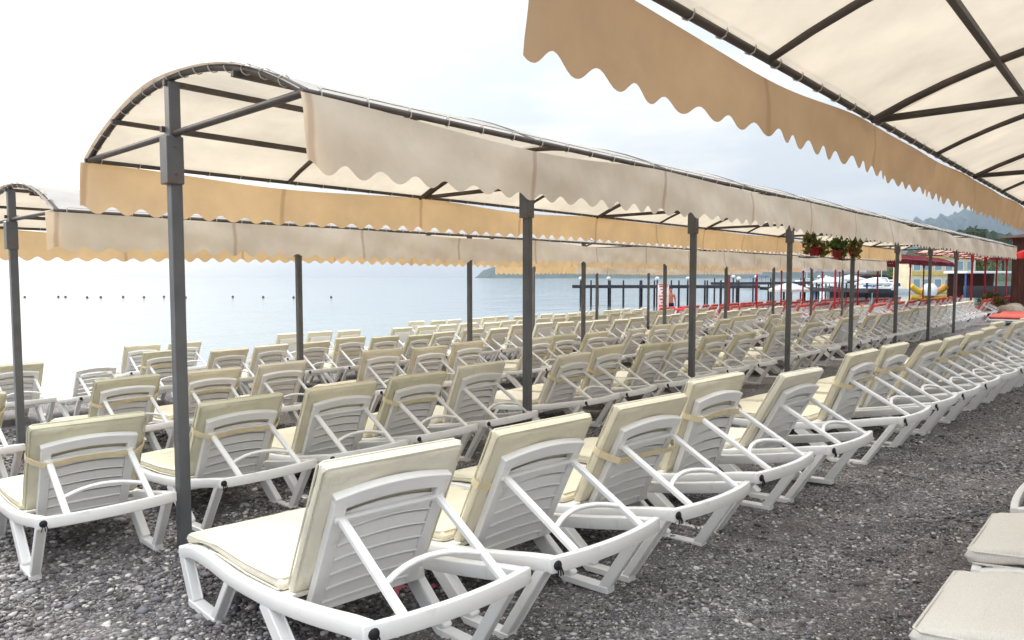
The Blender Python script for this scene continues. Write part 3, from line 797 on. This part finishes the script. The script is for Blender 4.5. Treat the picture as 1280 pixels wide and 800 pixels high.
# ------------------------------------------------------------------ piers
def pier(name, pts, dz, label, lampstep=3.0, pile=2.2, w=2.2, lamps=True, rail=True):
    base = Vector((pts[0][0], pts[0][1], 0)); t = empty(name, base); tag(t, label, 'pier')
    P = [Vector((x, y, dz))-base for x, y in pts]
    mb = MB(); mb.bar(P, w, .22, side=None) if False else None
    for a, b in zip(P, P[1:]):
        d = (b-a).normalized(); mb.bar([a-d*.3, b+d*.3], .24, w)
    mb.build('deck', M['pier'], t)
    pl = MB(); pl.lathe([(.085, SEA-2), (.08, dz+.05)], seg=8); pme = pl.mesh('pile', M['pier'], smooth=True)
    po = MB(); po.lathe([(.07, dz), (.06, dz+.50)], seg=8); pm = po.mesh('rail_post', M['pier'], smooth=True)
    gl = MB(); gl.lathe([(.02, dz+.48), (.12, dz+.53), (.17, dz+.64), (.12, dz+.75), (.02, dz+.80)], seg=10); gm = gl.mesh('lamp_globe', M['lamp'], smooth=True)
    k = 0; 
    for a, b in zip(P, P[1:]):
        L_ = (b-a).length; d = (b-a)/L_; nn = Vector((-d.y, d.x, 0)); x = .3
        while x < L_:
            for sg in (-1, 1):
                q = a+d*(x+R(.35))+nn*sg*(w/2-.2); q.z = 0
                obj('pile', pme, t, q)
                if rail: 
                    r = obj('rail_post', pm, t, q)
                    if lamps and (k % 5 == 0): obj('lamp_globe', gm, r)
                k += 1
            x += pile
def rf(r, f): return (r*math.sin(TH)+f*math.cos(TH), -r*math.cos(TH)+f*math.sin(TH))
pier('swimming_pier', [rf(5.2, 58), rf(19.2, 57)], -.72, 'dark timber swimming pier on thin piles with white lamp globes', pile=1.25, w=2.4)
pier('shore_jetty', [rf(19.5, 66), rf(27, 72), rf(40, 84)], -.55, 'long dark jetty leading out of the marina behind the swimming pier', pile=3.2, w=2.2)
pier('landing_ramp', [rf(20.6, 56.5), rf(23.5, 46)], -.85, 'short dark landing ramp joining the swimming pier to the beach', pile=3, w=1.8, lamps=False)

# ------------------------------------------------------------------ parasols
def parasol(p, rz, mt, lab, r=1.5, h=2.3, rise=.45, pole='white', fr=.16):
    t = empty('parasol', p); tag(t, lab, 'parasol')
    mb = MB(); mb.tube([(0,0,-.1), (0,0,h+.06)], .024, 8, side=(1,0,0)); mb.build('pole', M[pole], t, smooth=True)
    mb = MB(); n = 8
    def f(a, b):
        q = 2*PI*a; seg = (a*n) % 1; k = 1-.06*math.sin(PI*seg)
        if b < .85:
            bb = b/.85; return (r*k*bb*math.cos(q), r*k*bb*math.sin(q), h-rise*bb**1.15-.03*math.sin(PI*seg)*bb)
        bb = (b-.85)/.15; return (r*k*math.cos(q)*(1-.02*bb), r*k*math.sin(q)*(1-.02*bb), h-rise-.03*math.sin(PI*seg)-fr*bb)
    mb.grid(f, 48, 12); mb.build('cover', M[mt], t, smooth=True)
    mb = MB()
    for k in range(n):
        q = 2*PI*k/n; mb.tube([(0,0,h-.04), (r*.97*math.cos(q), r*.97*math.sin(q), h-rise-.03)], .010, 5)
    mb.build('ribs', M['steel'], t)
def parasol_at(px, d, mt, lab, ground=None, **k):
    p = view(px, 347, d); p.z = gz(p.y) if ground is None else ground; parasol(p, 0, mt, lab, **k)
parasol_at(986, 47, 'whitecloth', 'low white parasol at the beach end of the landing ramp', ground=-2.15, h=1.85, r=1.35)
parasol_at(1310, 23.6, 'redbright', 'red parasol beside the brown hut at the frame edge', h=2.75, r=.95, rise=.38, pole='darkwood')
for i, (px, d, h) in enumerate(((1036, 62, 2.3), (1062, 66, 2.5), (1090, 60, 2.2))):
    parasol_at(px, d, 'whitecloth', ('white parasol on the shore before the marina, first of three', 'white parasol on the shore before the marina, tallest and middle', 'white parasol on the shore before the marina, nearest the yellow inflatable')[i], ground=-2.2, h=h, r=1.5)

# ------------------------------------------------------------------ boats
def boat(p, rz, L_, hull, lab, cabin='cabin', top='white', mast=0):
    t = empty('motor_boat' if not mast else 'sailing_boat', p, rz); tag(t, lab, 'boat', 'boats moored in the marina')
    mb = MB(); n = 12; B = L_*.16; fb = L_*.11
    def sec(a):
        w = B*(1-max(0, (a-.45)/.55)**2.2)*(.88+.12*min(1, a/.2)); return w, fb*(1+.55*a*a)
    rings = []
    for i in range(n+1):
        a = i/n; w, h = sec(a); x = -L_/2+L_*a
        rings.append([(x-.0, -w, h), (x, -w*.82, .02), (x, -w*.3, -.28*fb*3), (x, w*.3, -.28*fb*3), (x, w*.82, .02), (x, w, h)])
    vs = [q for r in rings for q in r]; fs = [(i*6+k, i*6+k+1, (i+1)*6+k+1, (i+1)*6+k) for i in range(n) for k in range(5)]
    fs += [(0,1,2,3,4,5)]+[(i*6, (i+1)*6, (i+1)*6+5, i*6+5) for i in range(n)]
    mb.add(vs, fs); mb.build('hull', M[hull], t, smooth=True)
    mb = MB()
    if cabin == 'cabin':
        ch = L_*.15
        mb.add([(-.12*L_,-B*.7,fb),(.22*L_,-B*.6,fb*1.1),(.22*L_,B*.6,fb*1.1),(-.12*L_,B*.7,fb),(-.10*L_,-B*.6,fb+ch),(.10*L_,-B*.5,fb+ch),(.10*L_,B*.5,fb+ch),(-.10*L_,B*.6,fb+ch)],
               [(0,3,2,1),(4,5,6,7),(0,1,5,4),(1,2,6,5),(2,3,7,6),(3,0,4,7)])
        c = mb.build('cabin', M[top], t, bevel=.03)
        g = MB()
        g.add([(.125*L_,-B*.46,fb+ch*.82),(.125*L_,B*.46,fb+ch*.82),(.195*L_,B*.5,fb+ch*.35),(.195*L_,-B*.5,fb+ch*.35)], [(0,1,2,3)])
        for sg in (-1, 1): g.add([(-.08*L_,sg*B*.645,fb+ch*.85),(.07*L_,sg*B*.585,fb+ch*.85),(.11*L_,sg*B*.66,fb+ch*.4),(-.09*L_,sg*B*.695,fb+ch*.4)], [(0,1,2,3)])
        g.build('window', M['glass'], c)
    else:
        for x in (-.2*L_, .15*L_):
            for sg in (-1, 1): mb.tube([(x, sg*B*.7, fb), (x, sg*B*.6, fb+L_*.24)], .025, 5)
        mb.grid(lambda a, b: (-.26*L_+.5*L_*a, (-1+2*b)*B*.8, fb+L_*.24+.10*math.sin(PI*b)), 6, 6); c = mb.build('sun_awning', M[top], t)
    if mast:
        mb = MB(); mb.tube([(.02*L_,0,fb), (.02*L_,0,mast)], .05, 6, side=(1,0,0)); mb.tube([(.02*L_,0,fb+1.1), (-.38*L_,0,fb+1.0)], .07, 6); mb.build('mast', M['white'], t)
BL = [(905, 150, 6, 'white', 'cabin', 'white', 0, 'small white cabin boat moored farthest out toward the open sea'),
      (948, 138, 7, 'white', 'awning', 'blue', 0, 'white boat under a blue awning behind the jetty'),
      (1003, 118, 6, 'white', 'cabin', 'white', 0, 'white cabin boat lying just past the end of the swimming pier'),
      (1022, 104, 6, 'bluehull', 'awning', 'white', 0, 'blue hulled boat with white awning in the marina'),
      (1043, 128, 8, 'white', 'cabin', 'white', 0, 'larger white cabin boat in the middle of the marina'),
      (1058, 96, 6.5, 'white', 'awning', 'white', 0, 'white boat with white awning moored before the larger cabin boat'),
      (1076, 84, 7.5, 'darkhull', 'awning', 'redcloth', 0, 'dark hulled boat with red awning in the marina'),
      (1088, 112, 7, 'white', 'cabin', 'blue', 0, 'white boat with blue cabin behind the dark hulled boat'),
      (1100, 140, 9, 'white', 'cabin', 'white', 11, 'white sailing boat with one tall mast in the marina'),
      (1116, 100, 6.5, 'white', 'cabin', 'white', 0, 'white cabin boat lying next to the shore quay'),
      (1128, 122, 7, 'white', 'awning', 'yellow', 0, 'white boat under a yellow awning next to the quay'),
      (1073, 150, 8, 'redhull', 'cabin', 'white', 0, 'red hulled boat with white cabin at the back of the marina')]
for i, (px, d, L_, hu, ca, tp, ms, lab) in enumerate(BL):
    p = view(px, 347, d); p.z = SEA; boat(p, math.radians(-48+R(55)+(180 if i % 3 == 0 else 0)), L_, hu, lab, ca, tp, ms)

for i in range(12):
    px = 1000+i*10.5+R(4); d = 150+R(40); p = view(px, 347, d); p.z = SEA
    boat(p, math.radians(R(180)), random.uniform(5, 8), 'white', 'small white boat in the crowded back of the marina', random.choice(['cabin', 'awning']), 'white', mast=random.choice([0, 0, 8]))
# yellow inflatable ride with white dome, on the shore
def inflatable():
    p = view(1160, 347, 62); p.z = -2.0; t = empty('inflatable_ride', p, math.radians(-48)); t.scale = (.8, .8, .85); tag(t, 'yellow and orange inflatable ride with white dome standing on the shore', 'inflatable')
    for sg, mt in ((-1, 'yellow'), (1, 'orange')):
        mb = MB(); pts = [(sg*(.2+1.7*a), 0, .75+.75*a**2) for a in np.linspace(0, 1, 9)]
        mb.tube(smooth_path(pts, 2), .33, 12, side=(0,1,0)); mb.build('horn', M[mt], t, smooth=True)
    mb = MB(); mb.tube(smooth_path([(-1.9,0,.36),(-1,0,.24),(0,0,.2),(1,0,.24),(1.9,0,.36)], 4), .24, 12, side=(0,1,0)); mb.build('keel_tube', M['yellow'], t, smooth=True)
    mb = MB(); mb.lathe([(.0,.3),(.62,.32),(.78,.75),(.70,1.2),(.42,1.5),(0,1.6)], (0,-.25,.2), 20); mb.build('dome', M['white'], t, smooth=True)
    mb = MB(); mb.box((0,.1,.02), (3.4,1.4,.1)); mb.build('base', M['darkhull'], t, bevel=.02)
inflatable()
def rowboat(px, d, mt, lab, rz):
    p = view(px, 347, d); p.z = gz(p.y)+.1 if p.y < 18 else SEA; boat(p, rz, 4.2, mt, lab, 'awning', 'white')

# ------------------------------------------------------------------ buildings on the shore
def building(px, d, w, dp, h, lab, m1, m2, rows, cols, ground, roof='render_cream', name='shore_building'):
    p = view(px, 347, d); p.z = ground; t = empty(name, p, math.radians(-48)); tag(t, lab, 'building')
    mb = MB(); mb.box((0, dp/2, h/2), (w, dp, h)); mb.build('wall', M[m1], t)
    mb = MB(); mb.box((0, dp/2, h+.1), (w+.5, dp+.5, .2)); mb.build('roof', M[roof], t)
    for r in range(rows):
        mb = MB(); z = h*(r+.12)/rows; mb.box((0, -.06, z), (w+.02, .12, h*.10)); mb.build('band', M[m2], t)
        for c in range(cols):
            x = -w/2+w*(c+.5)/cols; z = h*(r+.55)/rows
            f = MB(); fw, fh = w/cols*.66, h/rows*.5
            f.box((x, -.03, z+fh/2), (fw+.12, .08, .06)); f.box((x, -.03, z-fh/2), (fw+.12, .08, .06))
            for sx in (-1, 1): f.box((x+sx*fw/2, -.03, z), (.06, .08, fh-.06))
            fr = f.build('window', M['white'], t)
            g = MB(); g.box((x, -.004, z), (fw-.06, .03, fh-.06)); g.build('pane', M['blueglass'], fr)
building(1178, 105, 9.4, 5, 5.2, 'cream and yellow two storey shore building behind the inflatable', 'render_cream', 'render_yellow', 2, 6, -2.3, 'render_yellow')
def stall():
    p = view(1236, 347, 60); p.z = -1.7; t = empty('beach_kiosk', p, math.radians(-48)); tag(t, 'open beach kiosk with a white roof beyond the red canopies', 'kiosk')
    mb = MB(); mb.box((0, 1.2, 2.15), (4.4, 3.2, .18)); mb.build('roof', M['white'], t, bevel=.02)
    mb = MB(); mb.box((0, 2.5, 1.0), (4.0, .12, 2.1)); mb.build('back_wall', M['darkwood'], t)
    mb = MB(); mb.box((0, .2, .5), (3.8, .5, 1.0)); mb.build('counter', M['darkhull'], t, bevel=.02)
    for sx in (-1, 1):
        mb = MB(); mb.bar([(sx*2, 0, 0), (sx*2, 0, 2.06)], .1, .1, side=(1,0,0)); mb.build('post', M['bluehull'], t)
stall()
def hut():
    u0, u1, v0, v1, h = 35.2, 41, -3.5, 4.30, 2.95
    t = empty('wooden_hut', (u0, v0, gz(0))); tag(t, 'dark brown boarded hut beyond the end of the middle canopy', 'hut')
    w, d = u1-u0, v1-v0
    mb = MB(); mb.box((w/2, d/2, h/2-.1), (w, d, h+.2)); mb.build('wall', M['darkwood'], t)
    mb = MB()
    for k in range(int(d/.19)): mb.box((-.012, .1+k*.19, h/2), (.03, .175, h-.02))
    for k in range(int(w/.19)): mb.box((.1+k*.19, d+.012, h/2), (.175, .03, h-.02))
    mb.build('cladding', M['darkwood'], t)
    mb = MB(); mb.add([(-.4,-.4,h),(w+.4,-.4,h),(w+.4,d+.4,h),(-.4,d+.4,h),(1.2,d/2-.6,h+.75),(w-1.2,d/2-.6,h+.75),(w-1.2,d/2+.6,h+.75),(1.2,d/2+.6,h+.75)],
                      [(0,3,2,1),(4,5,6,7),(0,1,5,4),(1,2,6,5),(2,3,7,6),(3,0,4,7)]); mb.build('roof', M['darkwood'], t)
    mb = MB(); mb.box((-.04, 5.2, 1.0), (.06, .9, 2.0)); dr = mb.build('door', M['darkhull'], t, bevel=.01)
    mb = MB(); mb.box((-.09, 5.55, 1.0), (.04, .03, .14)); mb.build('handle', M['steel'], dr)
hut()
# paving by the hut
mb = MB(); mb.grid(lambda a, b: (28.6+14*a, -6+9.9*b, gz(-6+9.9*b)+.02), 2, 40); tag(mb.build('paved_path', M['pavement']), kind='structure')
# flower pots and boulders
def pot(px, d, s, lab, seed, fl):
    p = view(px, 347, d); p.z = gz(p.y)+.02; rs = np.random.default_rng(seed); t = empty('flower_pot', p); tag(t, lab, 'flower pot', 'terracotta pots by the hut')
    mb = MB(); mb.lathe([(0, 0), (.2*s, 0), (.3*s, .5*s), (.33*s, .5*s), (.33*s, .58*s), (.27*s, .58*s), (.25*s, .5*s), (0, .48*s)], seg=16); mb.build('pot', M['terracotta'], t, smooth=True)
    mb = MB(); leaf_cloud(mb, (0,0,.85*s), (.34*s,.34*s,.33*s), 170, .09*s, rs); mb.build('foliage', M['leaf'], t)
    if fl:
        mb = MB(); leaf_cloud(mb, (0,0,.92*s), (.36*s,.36*s,.33*s), 60, .06*s, rs); mb.build('blossom', M['petal'], t)
pot(1231, 30.5, .8, 'terracotta pot of tall green leaves, outermost of the pots by the hut', 1, False)
pot(1240, 30.0, .95, 'large terracotta pot with orange blossom in the middle of the pots', 2, True)
pot(1249, 29.4, .75, 'smaller terracotta pot with orange blossom closest to the boulders', 3, True)
for i, (px, d, r, lab) in enumerate(((1258, 28.2, .42, 'pale boulder next to the flower pots'), (1267, 27.6, .5, 'larger pale boulder heaped in front of the hut corner'), (1262, 27.0, .3, 'small pale boulder at the foot of the boulder heap'))):
    p = view(px, 347, d); p.z = gz(p.y)+r*.45; blob('boulder', p, r, M['stone'], i+11, lab, 'boulder', sq=(1.1, .9, .85), sub=3, rough=.3)
# low red day beds
def daybed(px, d, lab, rz):
    p = view(px, 347, d); p.z = gz(p.y)+.02; t = empty('day_bed', p, rz); tag(t, lab, 'day bed', 'red day beds by the hut')
    mb = MB(); mb.box((0,0,.17), (1.95,1.0,.06)); mb.build('frame', M['white'], t, bevel=.01)
    for sx in (-1, 1):
        for sy in (-1, 1):
            mb = MB(); mb.bar([(sx*.85, sy*.40, 0), (sx*.85, sy*.40, .14)], .06, .06, side=(1,0,0)); mb.build('leg', M['white'], t)
    mb = MB(); slab(mb, lambda q: (Vector((0, -.98+1.96*q, .26)), Vector((0,0,1))), .5, .12, seed=3)
    o = mb.build('cushion', M['redmat'], t, smooth=True); o.rotation_euler.z = PI/2
daybed(1262, 24.6, 'low red cushioned day bed on the paving, closer to the cream loungers', .05)
daybed(1272, 26.4, 'low red cushioned day bed closer to the hut wall', .08)

# ------------------------------------------------------------------ buoys
for px in (31, 73, 82, 109, 126, 154, 180, 205, 232, 291, 329, 367, 414):
    p = view(px, 347, 82+R(1.5)); p.z = SEA+.05
    mb = MB(); mb.lathe([(0,-.14),(.10,-.10),(.15,0),(.10,.11),(.03,.15),(0,.19)], seg=10)
    o = mb.build('marker_buoy', M['buoy'], None, p, smooth=True); tag(o, 'small dark buoy on the float line across the bay', 'buoy', 'buoys of the swimming float line')

# ------------------------------------------------------------------ hills and far trees
def ridge(name, ctrl, d, depth, mt, label=None, n=120, rough=1.0, seed=1):
    """land rising out of the sea; ctrl = [(px, py)] crest as seen, at distance d"""
    rs = np.random.default_rng(seed); xs = np.linspace(ctrl[0][0], ctrl[-1][0], n); ys = np.interp(xs, [c[0] for c in ctrl], [c[1] for c in ctrl])
    nz = sum(np.sin(xs*f_*1.0+rs.uniform(0, 6))*a for f_, a in ((.08,1.6),(.19,1.0),(.43,.6),(.9,.45),(1.7,.35),(2.9,.25)))*rough
    ys = np.minimum(ys-nz*np.clip((347-ys)/25, .25, 1), 346.5)
    m = 14; vs = []
    for i in range(n):
        top = view(xs[i], ys[i], d); h = top.z
        dirv = Vector((math.cos(TH), math.sin(TH), 0))
        for j in range(m+1):
            t = j/m; prof = math.sin(PI*min(1, t*1.0))**.8 if t <= .5 else math.sin(PI*t)**.8
            jit = 1+.10*math.sin(i*.9+j*2.1)+.08*math.sin(i*2.3-j*1.3)
            q = Vector((top.x, top.y, 0))+dirv*depth*(t-.5)
            z = SEA-1+(h-SEA+1)*prof*(1 if j == m//2 else jit*.97)
            vs.append((q.x, q.y, z))
    fs = [(i*(m+1)+j, (i+1)*(m+1)+j, (i+1)*(m+1)+j+1, i*(m+1)+j+1) for i in range(n-1) for j in range(m)]
    mb = MB(); mb.add(vs, fs); o = mb.build(name, mt, smooth=True); tag(o, kind='structure'); return o
hillm = mat('forested_hillside', (.045,.065,.04), .95, .05, noise=(.02, .5), bump=(.05, 1, 8), wear=(.012, .6, (.16,.14,.11), .7))
ridge('headland_hill', [(596, 347), (604, 338), (613, 334), (640, 331), (700, 329), (780, 330), (860, 332), (950, 328), (1040, 322), (1120, 318), (1200, 312), (1330, 305)], 3900, 700, hillm, n=260, seed=4)
ridge('mountain', [(1050, 345), (1100, 305), (1130, 284), (1146, 279), (1170, 276), (1190, 272), (1212, 266), (1232, 268), (1250, 275), (1280, 284), (1320, 292), (1400, 310)], 4350, 1200, hillm, n=160, rough=.7, seed=9)
ridge('wooded_hill', [(1100, 344), (1130, 332), (1160, 316), (1190, 294), (1212, 288), (1232, 296), (1255, 300), (1290, 298), (1340, 306), (1400, 322)], 520, 160, hillm, n=90, rough=1.2, seed=12)

def tree(p, h, lab, seed, mt='leafdark', wide=.5, leafs=1500):
    rs = np.random.default_rng(seed); t = empty('broad_tree', p); tag(t, lab, 'tree', 'trees behind the marina')
    mb = MB(); mb.sweep([(0,0,-.5),(.02*h,0,.25*h),(.0,.02*h,.55*h),(0,0,.8*h)], [(.03*h*math.cos(a), .03*h*math.sin(a)) for a in np.linspace(0, 2*PI, 8)[:-1]], side=(1,0,0))
    for k in range(5):
        a = k*1.3; mb.tube([(0,0,(.3+.07*k)*h), (.25*wide*h*math.cos(a)*1.4, .25*wide*h*math.sin(a)*1.4, (.5+.08*k)*h)], .012*h, 5)
    mb.build('trunk', M['bark'], t)
    cl = [(Vector((float(rs.normal(0, .3))*wide*h, float(rs.normal(0, .3))*wide*h, h*float(rs.uniform(.42, .92)))), np.array([.17, .17, .12])*h*float(rs.uniform(.7, 1.2))) for _ in range(14)]
    mb = MB(); leaf_cloud(mb, (0,0,0), 1, leafs, .035*h, rs, cl); mb.build('crown', M[mt], t)
for i, (px, py, d, h, lab) in enumerate(((1185, 300, 260, 14, 'dark tree lowest on the wooded hill crest above the canopy'), (1197, 289, 262, 16, 'rounded dark tree rising before the mountain'), (1209, 285, 258, 17, 'tallest dark tree in the clump before the mountain'),
        (1222, 289, 264, 16, 'broad dark tree at the hut side of the tall clump'), (1240, 298, 255, 14, 'dark tree between the tall clump and the hut roof'), (1252, 297, 262, 13, 'dark tree rising just over the canopy end'), (1268, 296, 258, 13, 'dark tree showing behind the hut roof'))):
    top = view(px, py, d); tree(Vector((top.x, top.y, top.z-h)), h, lab, 40+i, leafs=1300)
for i, (px, d, h, lab) in enumerate(((1122, 150, 6, 'small tree behind the moored boats'), (1133, 160, 7, 'bushy tree beside the shore building'), (1224, 130, 7, 'tree at the far corner of the shore building'), (1140, 175, 8, 'taller tree peeping over the shore building'))):
    p = view(px, 347, d); p.z = -2.2; tree(p, h, lab, 70+i, 'leaf', .6, 1100)

# ------------------------------------------------------------------ haze
def haze():
    m = bpy.data.materials.new('sea_haze'); m.use_nodes = True; N = m.node_tree.nodes; L = m.node_tree.links; N.remove(N['Principled BSDF'])
    v = N.new('ShaderNodeVolumePrincipled'); v.inputs['Color'].default_value = (.64,.79,1,1); v.inputs['Density'].default_value = HAZE; v.inputs['Anisotropy'].default_value = .6
    L.new(v.outputs[0], N['Material Output'].inputs['Volume'])
    mb = MB(); mb.box((0, 0, (420-6)/2), (10400, 10400, 426)); tag(mb.build('haze', m), kind='stuff')
HAZE = .00014
haze()

# ------------------------------------------------------------------ camera, light, world
cam = bpy.data.cameras.new('camera'); co = bpy.data.objects.new('camera', cam); COL.objects.link(co)
cam.sensor_width = 36; cam.lens = 36*F/1280; cam.clip_end = 30000; cam.clip_start = .05
co.location = (0, 0, 0); co.rotation_euler = (PI/2-math.atan(53/F), 0, TH-PI/2)
SC.camera = co

SUN_EL, SUN_AZ = math.radians(19), math.radians(42+50)      # azimuth measured from +X toward +Y: over the sea, left of frame
d = Vector((math.cos(SUN_EL)*math.cos(SUN_AZ), math.cos(SUN_EL)*math.sin(SUN_AZ), math.sin(SUN_EL)))
sl = bpy.data.lights.new('sun', 'SUN'); sl.energy = 1.15; sl.angle = math.radians(12); sl.color = (1, .91, .78)
so = bpy.data.objects.new('sun', sl); COL.objects.link(so); so.rotation_euler = d.to_track_quat('Z', 'Y').to_euler()

w = bpy.data.worlds.new('World'); SC.world = w; w.use_nodes = True; N = w.node_tree.nodes; L = w.node_tree.links
bg = N['Background']; bg.inputs['Strength'].default_value = .13
sk = N.new('ShaderNodeTexSky'); sk.sky_type = 'NISHITA'; sk.sun_disc = False; sk.sun_elevation = SUN_EL; sk.sun_rotation = PI/2-SUN_AZ
sk.air_density = 1.0; sk.dust_density = 4.0; sk.ozone_density = 1.0
tc = N.new('ShaderNodeTexCoord'); mp = N.new('ShaderNodeMapping'); mp.inputs['Scale'].default_value = (1.6, 1.6, 6.0); L.new(tc.outputs['Generated'], mp.inputs[0])
n = N.new('ShaderNodeTexNoise'); n.inputs['Scale'].default_value = 2.6; n.inputs['Detail'].default_value = 9; n.inputs['Roughness'].default_value = .62; L.new(mp.outputs[0], n.inputs['Vector'])
r = N.new('ShaderNodeMapRange'); r.inputs[1].default_value = .45; r.inputs[2].default_value = .68; r.inputs[3].default_value = .12; r.inputs[4].default_value = .95; L.new(n.outputs['Fac'], r.inputs[0])
# high thin overcast: brighter towards the zenith, broken by cloud streaks
sp = N.new('ShaderNodeSeparateXYZ'); L.new(tc.outputs['Generated'], sp.inputs[0])
zp = N.new('ShaderNodeMath'); zp.operation = 'POWER'; zp.use_clamp = True; L.new(sp.outputs['Z'], zp.inputs[0]); zp.inputs[1].default_value = 2.3
zr = N.new('ShaderNodeMapRange'); zr.inputs[3].default_value = 2.5; zr.inputs[4].default_value = 12.0; L.new(zp.outputs[0], zr.inputs[0])
vc = N.new('ShaderNodeMix'); vc.data_type = 'RGBA'; L.new(r.outputs[0], vc.inputs[0]); vc.inputs[6].default_value = (.86,.92,.98,1); vc.inputs[7].default_value = (1.24,1.20,1.15,1)
vm = N.new('ShaderNodeVectorMath'); vm.operation = 'SCALE'; L.new(vc.outputs[2], vm.inputs[0]); L.new(zr.outputs[0], vm.inputs['Scale'])
ns = N.new('ShaderNodeVectorMath'); ns.operation = 'SCALE'; L.new(sk.outputs[0], ns.inputs[0]); ns.inputs['Scale'].default_value = .13
mx = N.new('ShaderNodeVectorMath'); mx.operation = 'ADD'; L.new(vm.outputs[0], mx.inputs[0]); L.new(ns.outputs[0], mx.inputs[1])
L.new(mx.outputs[0], bg.inputs['Color'])

SC.view_settings.view_transform = 'Standard'; SC.view_settings.look = 'None'; SC.view_settings.gamma = 1; SC.view_settings.exposure = 1.2
SC.view_settings.use_curve_mapping = False
SC.render.engine = 'CYCLES'; SC.cycles.max_bounces = 8; SC.cycles.diffuse_bounces = 4; SC.cycles.transmission_bounces = 4; SC.cycles.use_denoising = True
SC.cycles.volume_bounces = 0; SC.cycles.caustics_reflective = False; SC.cycles.caustics_refractive = False; SC.cycles.sample_clamp_indirect = 6
